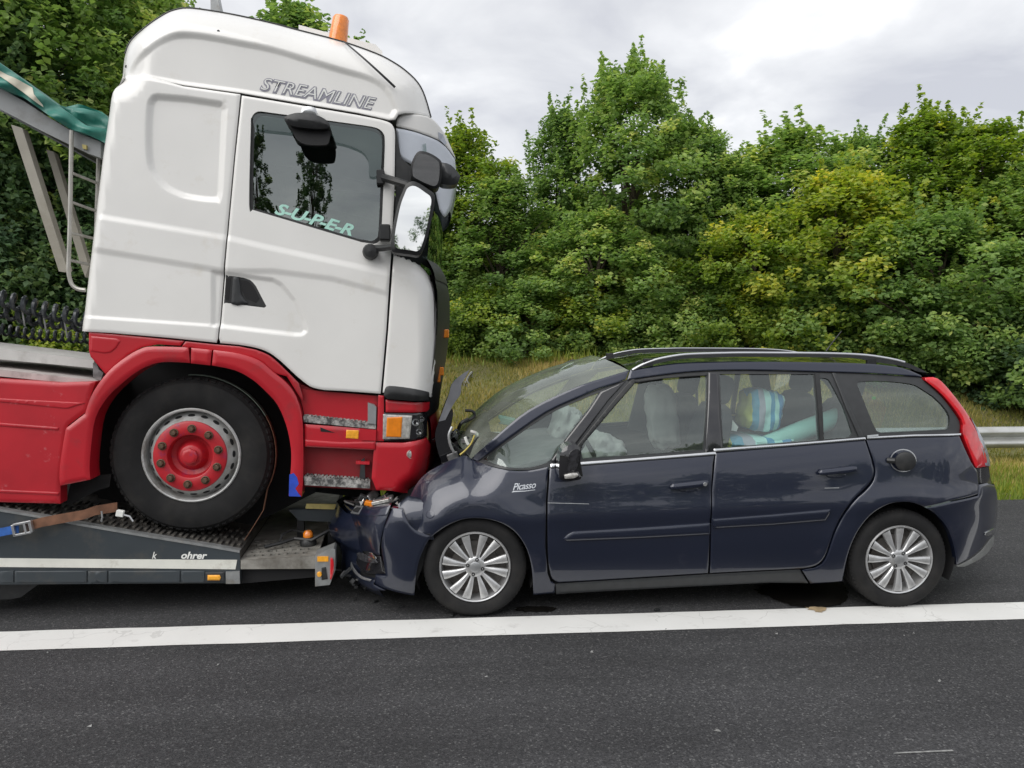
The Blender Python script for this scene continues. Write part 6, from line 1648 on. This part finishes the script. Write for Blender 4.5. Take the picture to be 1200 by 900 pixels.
MB().box(CF.at3(574, 497, .05), (.16, .12, .02), Matrix.Rotation(R(-24), 3, 'Y')).build('dashboard_paper', 'wire_yellow', car)
MB().box(CF.at3(594, 493, .10), (.13, .16, .05), Matrix.Rotation(R(12), 3, 'Y')).build('dashboard_cloth', 'mint', car)
cs = Vector(CF.at3(690, 527, -.38))
tor = MB(); ring = []
Mr = Matrix.Rotation(R(62), 3, 'Y')
for k in range(25): t = 2 * math.pi * k / 24; ring.append(cs + Mr @ Vector((.185 * math.cos(t), .185 * math.sin(t), 0)))
tor.tube(ring, .016, 8); sw = tor.build('steering_wheel', 'interior_dark', car)
# burst airbags
mb = MB(); cushion(mb, cs + Vector((.10, .02, -.03)), (.24, .42, .26), Matrix.Rotation(R(24), 3, 'Y'), n=16, crumple=.15); mb.build('driver_airbag', 'airbag', car)
mb = MB(); cushion(mb, CF.at3(661, 499, .35), (.20, .46, .30), Matrix.Rotation(R(18), 3, 'Y'), n=16, crumple=.15); mb.build('passenger_airbag', 'airbag', car)
mb = MB(); cushion(mb, CF.at3(776, 488, .12), (.22, .16, .46), Matrix.Rotation(R(-8), 3, 'Y'), n=16, crumple=.16); mb.build('side_airbag', 'airbag', car)
MB().tube([CF.at3(u, v, .62) for u, v in ((816, 448), (817, 480), (815, 525))], .012, 6).build('seat_belt', 'airbag', car)
MB().box(CF.at3(755, 470, .60), (.16, .04, .50), Matrix.Rotation(R(14), 3, 'Y')).build('far_pillar', 'interior_dark', car)
# luggage: striped cushion, rolled mat
m = bpy.data.materials.new('striped_cloth'); m.use_nodes = True
ns, ls = m.node_tree.nodes, m.node_tree.links; b = ns['Principled BSDF']; tc = ns.new('ShaderNodeTexCoord')
sp = ns.new('ShaderNodeSeparateXYZ'); ls.new(tc.outputs['Generated'], sp.inputs[0])
rp = ns.new('ShaderNodeValToRGB'); rp.color_ramp.interpolation = 'CONSTANT'
cols = [(0, (.40, .44, .12)), (.14, (.10, .30, .42)), (.28, (.34, .36, .42)), (.42, (.42, .70, .66)), (.56, (.06, .28, .45)), (.66, (.36, .66, .62)), (.76, (.05, .22, .42)), (.88, (.42, .70, .66))]
for i, (p_, c_) in enumerate(cols):
    q = rp.color_ramp.elements[i] if i < 2 else rp.color_ramp.elements.new(p_)
    q.position = p_; q.color = (*c_, 1)
ls.new(sp.outputs[0], rp.inputs[0]); ls.new(rp.outputs[0], b.inputs['Base Color']); b.inputs['Roughness'].default_value = .9
MATS['striped_cloth'] = m
mb = MB(); cushion(mb, (0, 0, 0), (.25, .32, .28), Matrix.Rotation(R(8), 3, 'Y'), n=16, crumple=.12)
pil = mb.build('striped_cushion', 'striped_cloth'); pil.matrix_world = CM @ Matrix.Translation(CF.at3(890, 480, -.42))
tag(pil, 'striped blue and mint cushion seen through the rear door window', 'cushion')
mb = MB(); cushion(mb, (0, 0, 0), (.50, .40, .12), n=14, crumple=.15)
bed = mb.build('folded_bedding', 'striped_cloth'); bed.matrix_world = CM @ Matrix.Translation(CF.at3(880, 519, -.42))
tag(bed, 'folded blue striped bedding lying under the cushion inside the car', 'bedding')
mb = MB(); a, b_ = Vector(CF.at3(898, 521, -.55)), Vector(CF.at3(986, 487, -.42))
mb.tube([a, a.lerp(b_, .5), b_ - (b_ - a) * .02, b_], [.062, .068, .066, .055], 20)
mt = mb.build('rolled_mat', 'mint'); mt.matrix_world = CM
tag(mt, 'mint green rolled mat leaning inside the car behind rear door window', 'rolled mat')
mb = MB(); mb.prism([CF.at(u, v, -.5) for u, v in ((850, 483), (864, 500), (862, 505), (849, 503))], -.52, -.40)
tow = mb.build('paper_sheet', 'text_white'); tow.matrix_world = CM
tag(tow, 'small pale pointed sheet beside striped cushion inside the car', 'sheet')
MB().box(CF.at3(1024, 466.5, .5), (.03, .01, .025)).build('green_sticker', mat('sticker_green', (.05, .55, .05), .5), car)

# debris under the crushed nose
for k, (u, v) in enumerate(((470, 712), (440, 706), (415, 703), (642, 706), (770, 716), (530, 722))):
    p = on_ground(u, v); mb = MB(); mb.box((p.x, p.y, .008), (.03 + .01 * (k % 3), .018, .012), Matrix.Rotation(k * .9, 3, 'Z'))
    tag(mb.build('plastic_fragment', 'black_plastic'), 'small broken black plastic fragment on the asphalt beside the car', 'fragment', 'broken plastic fragments')
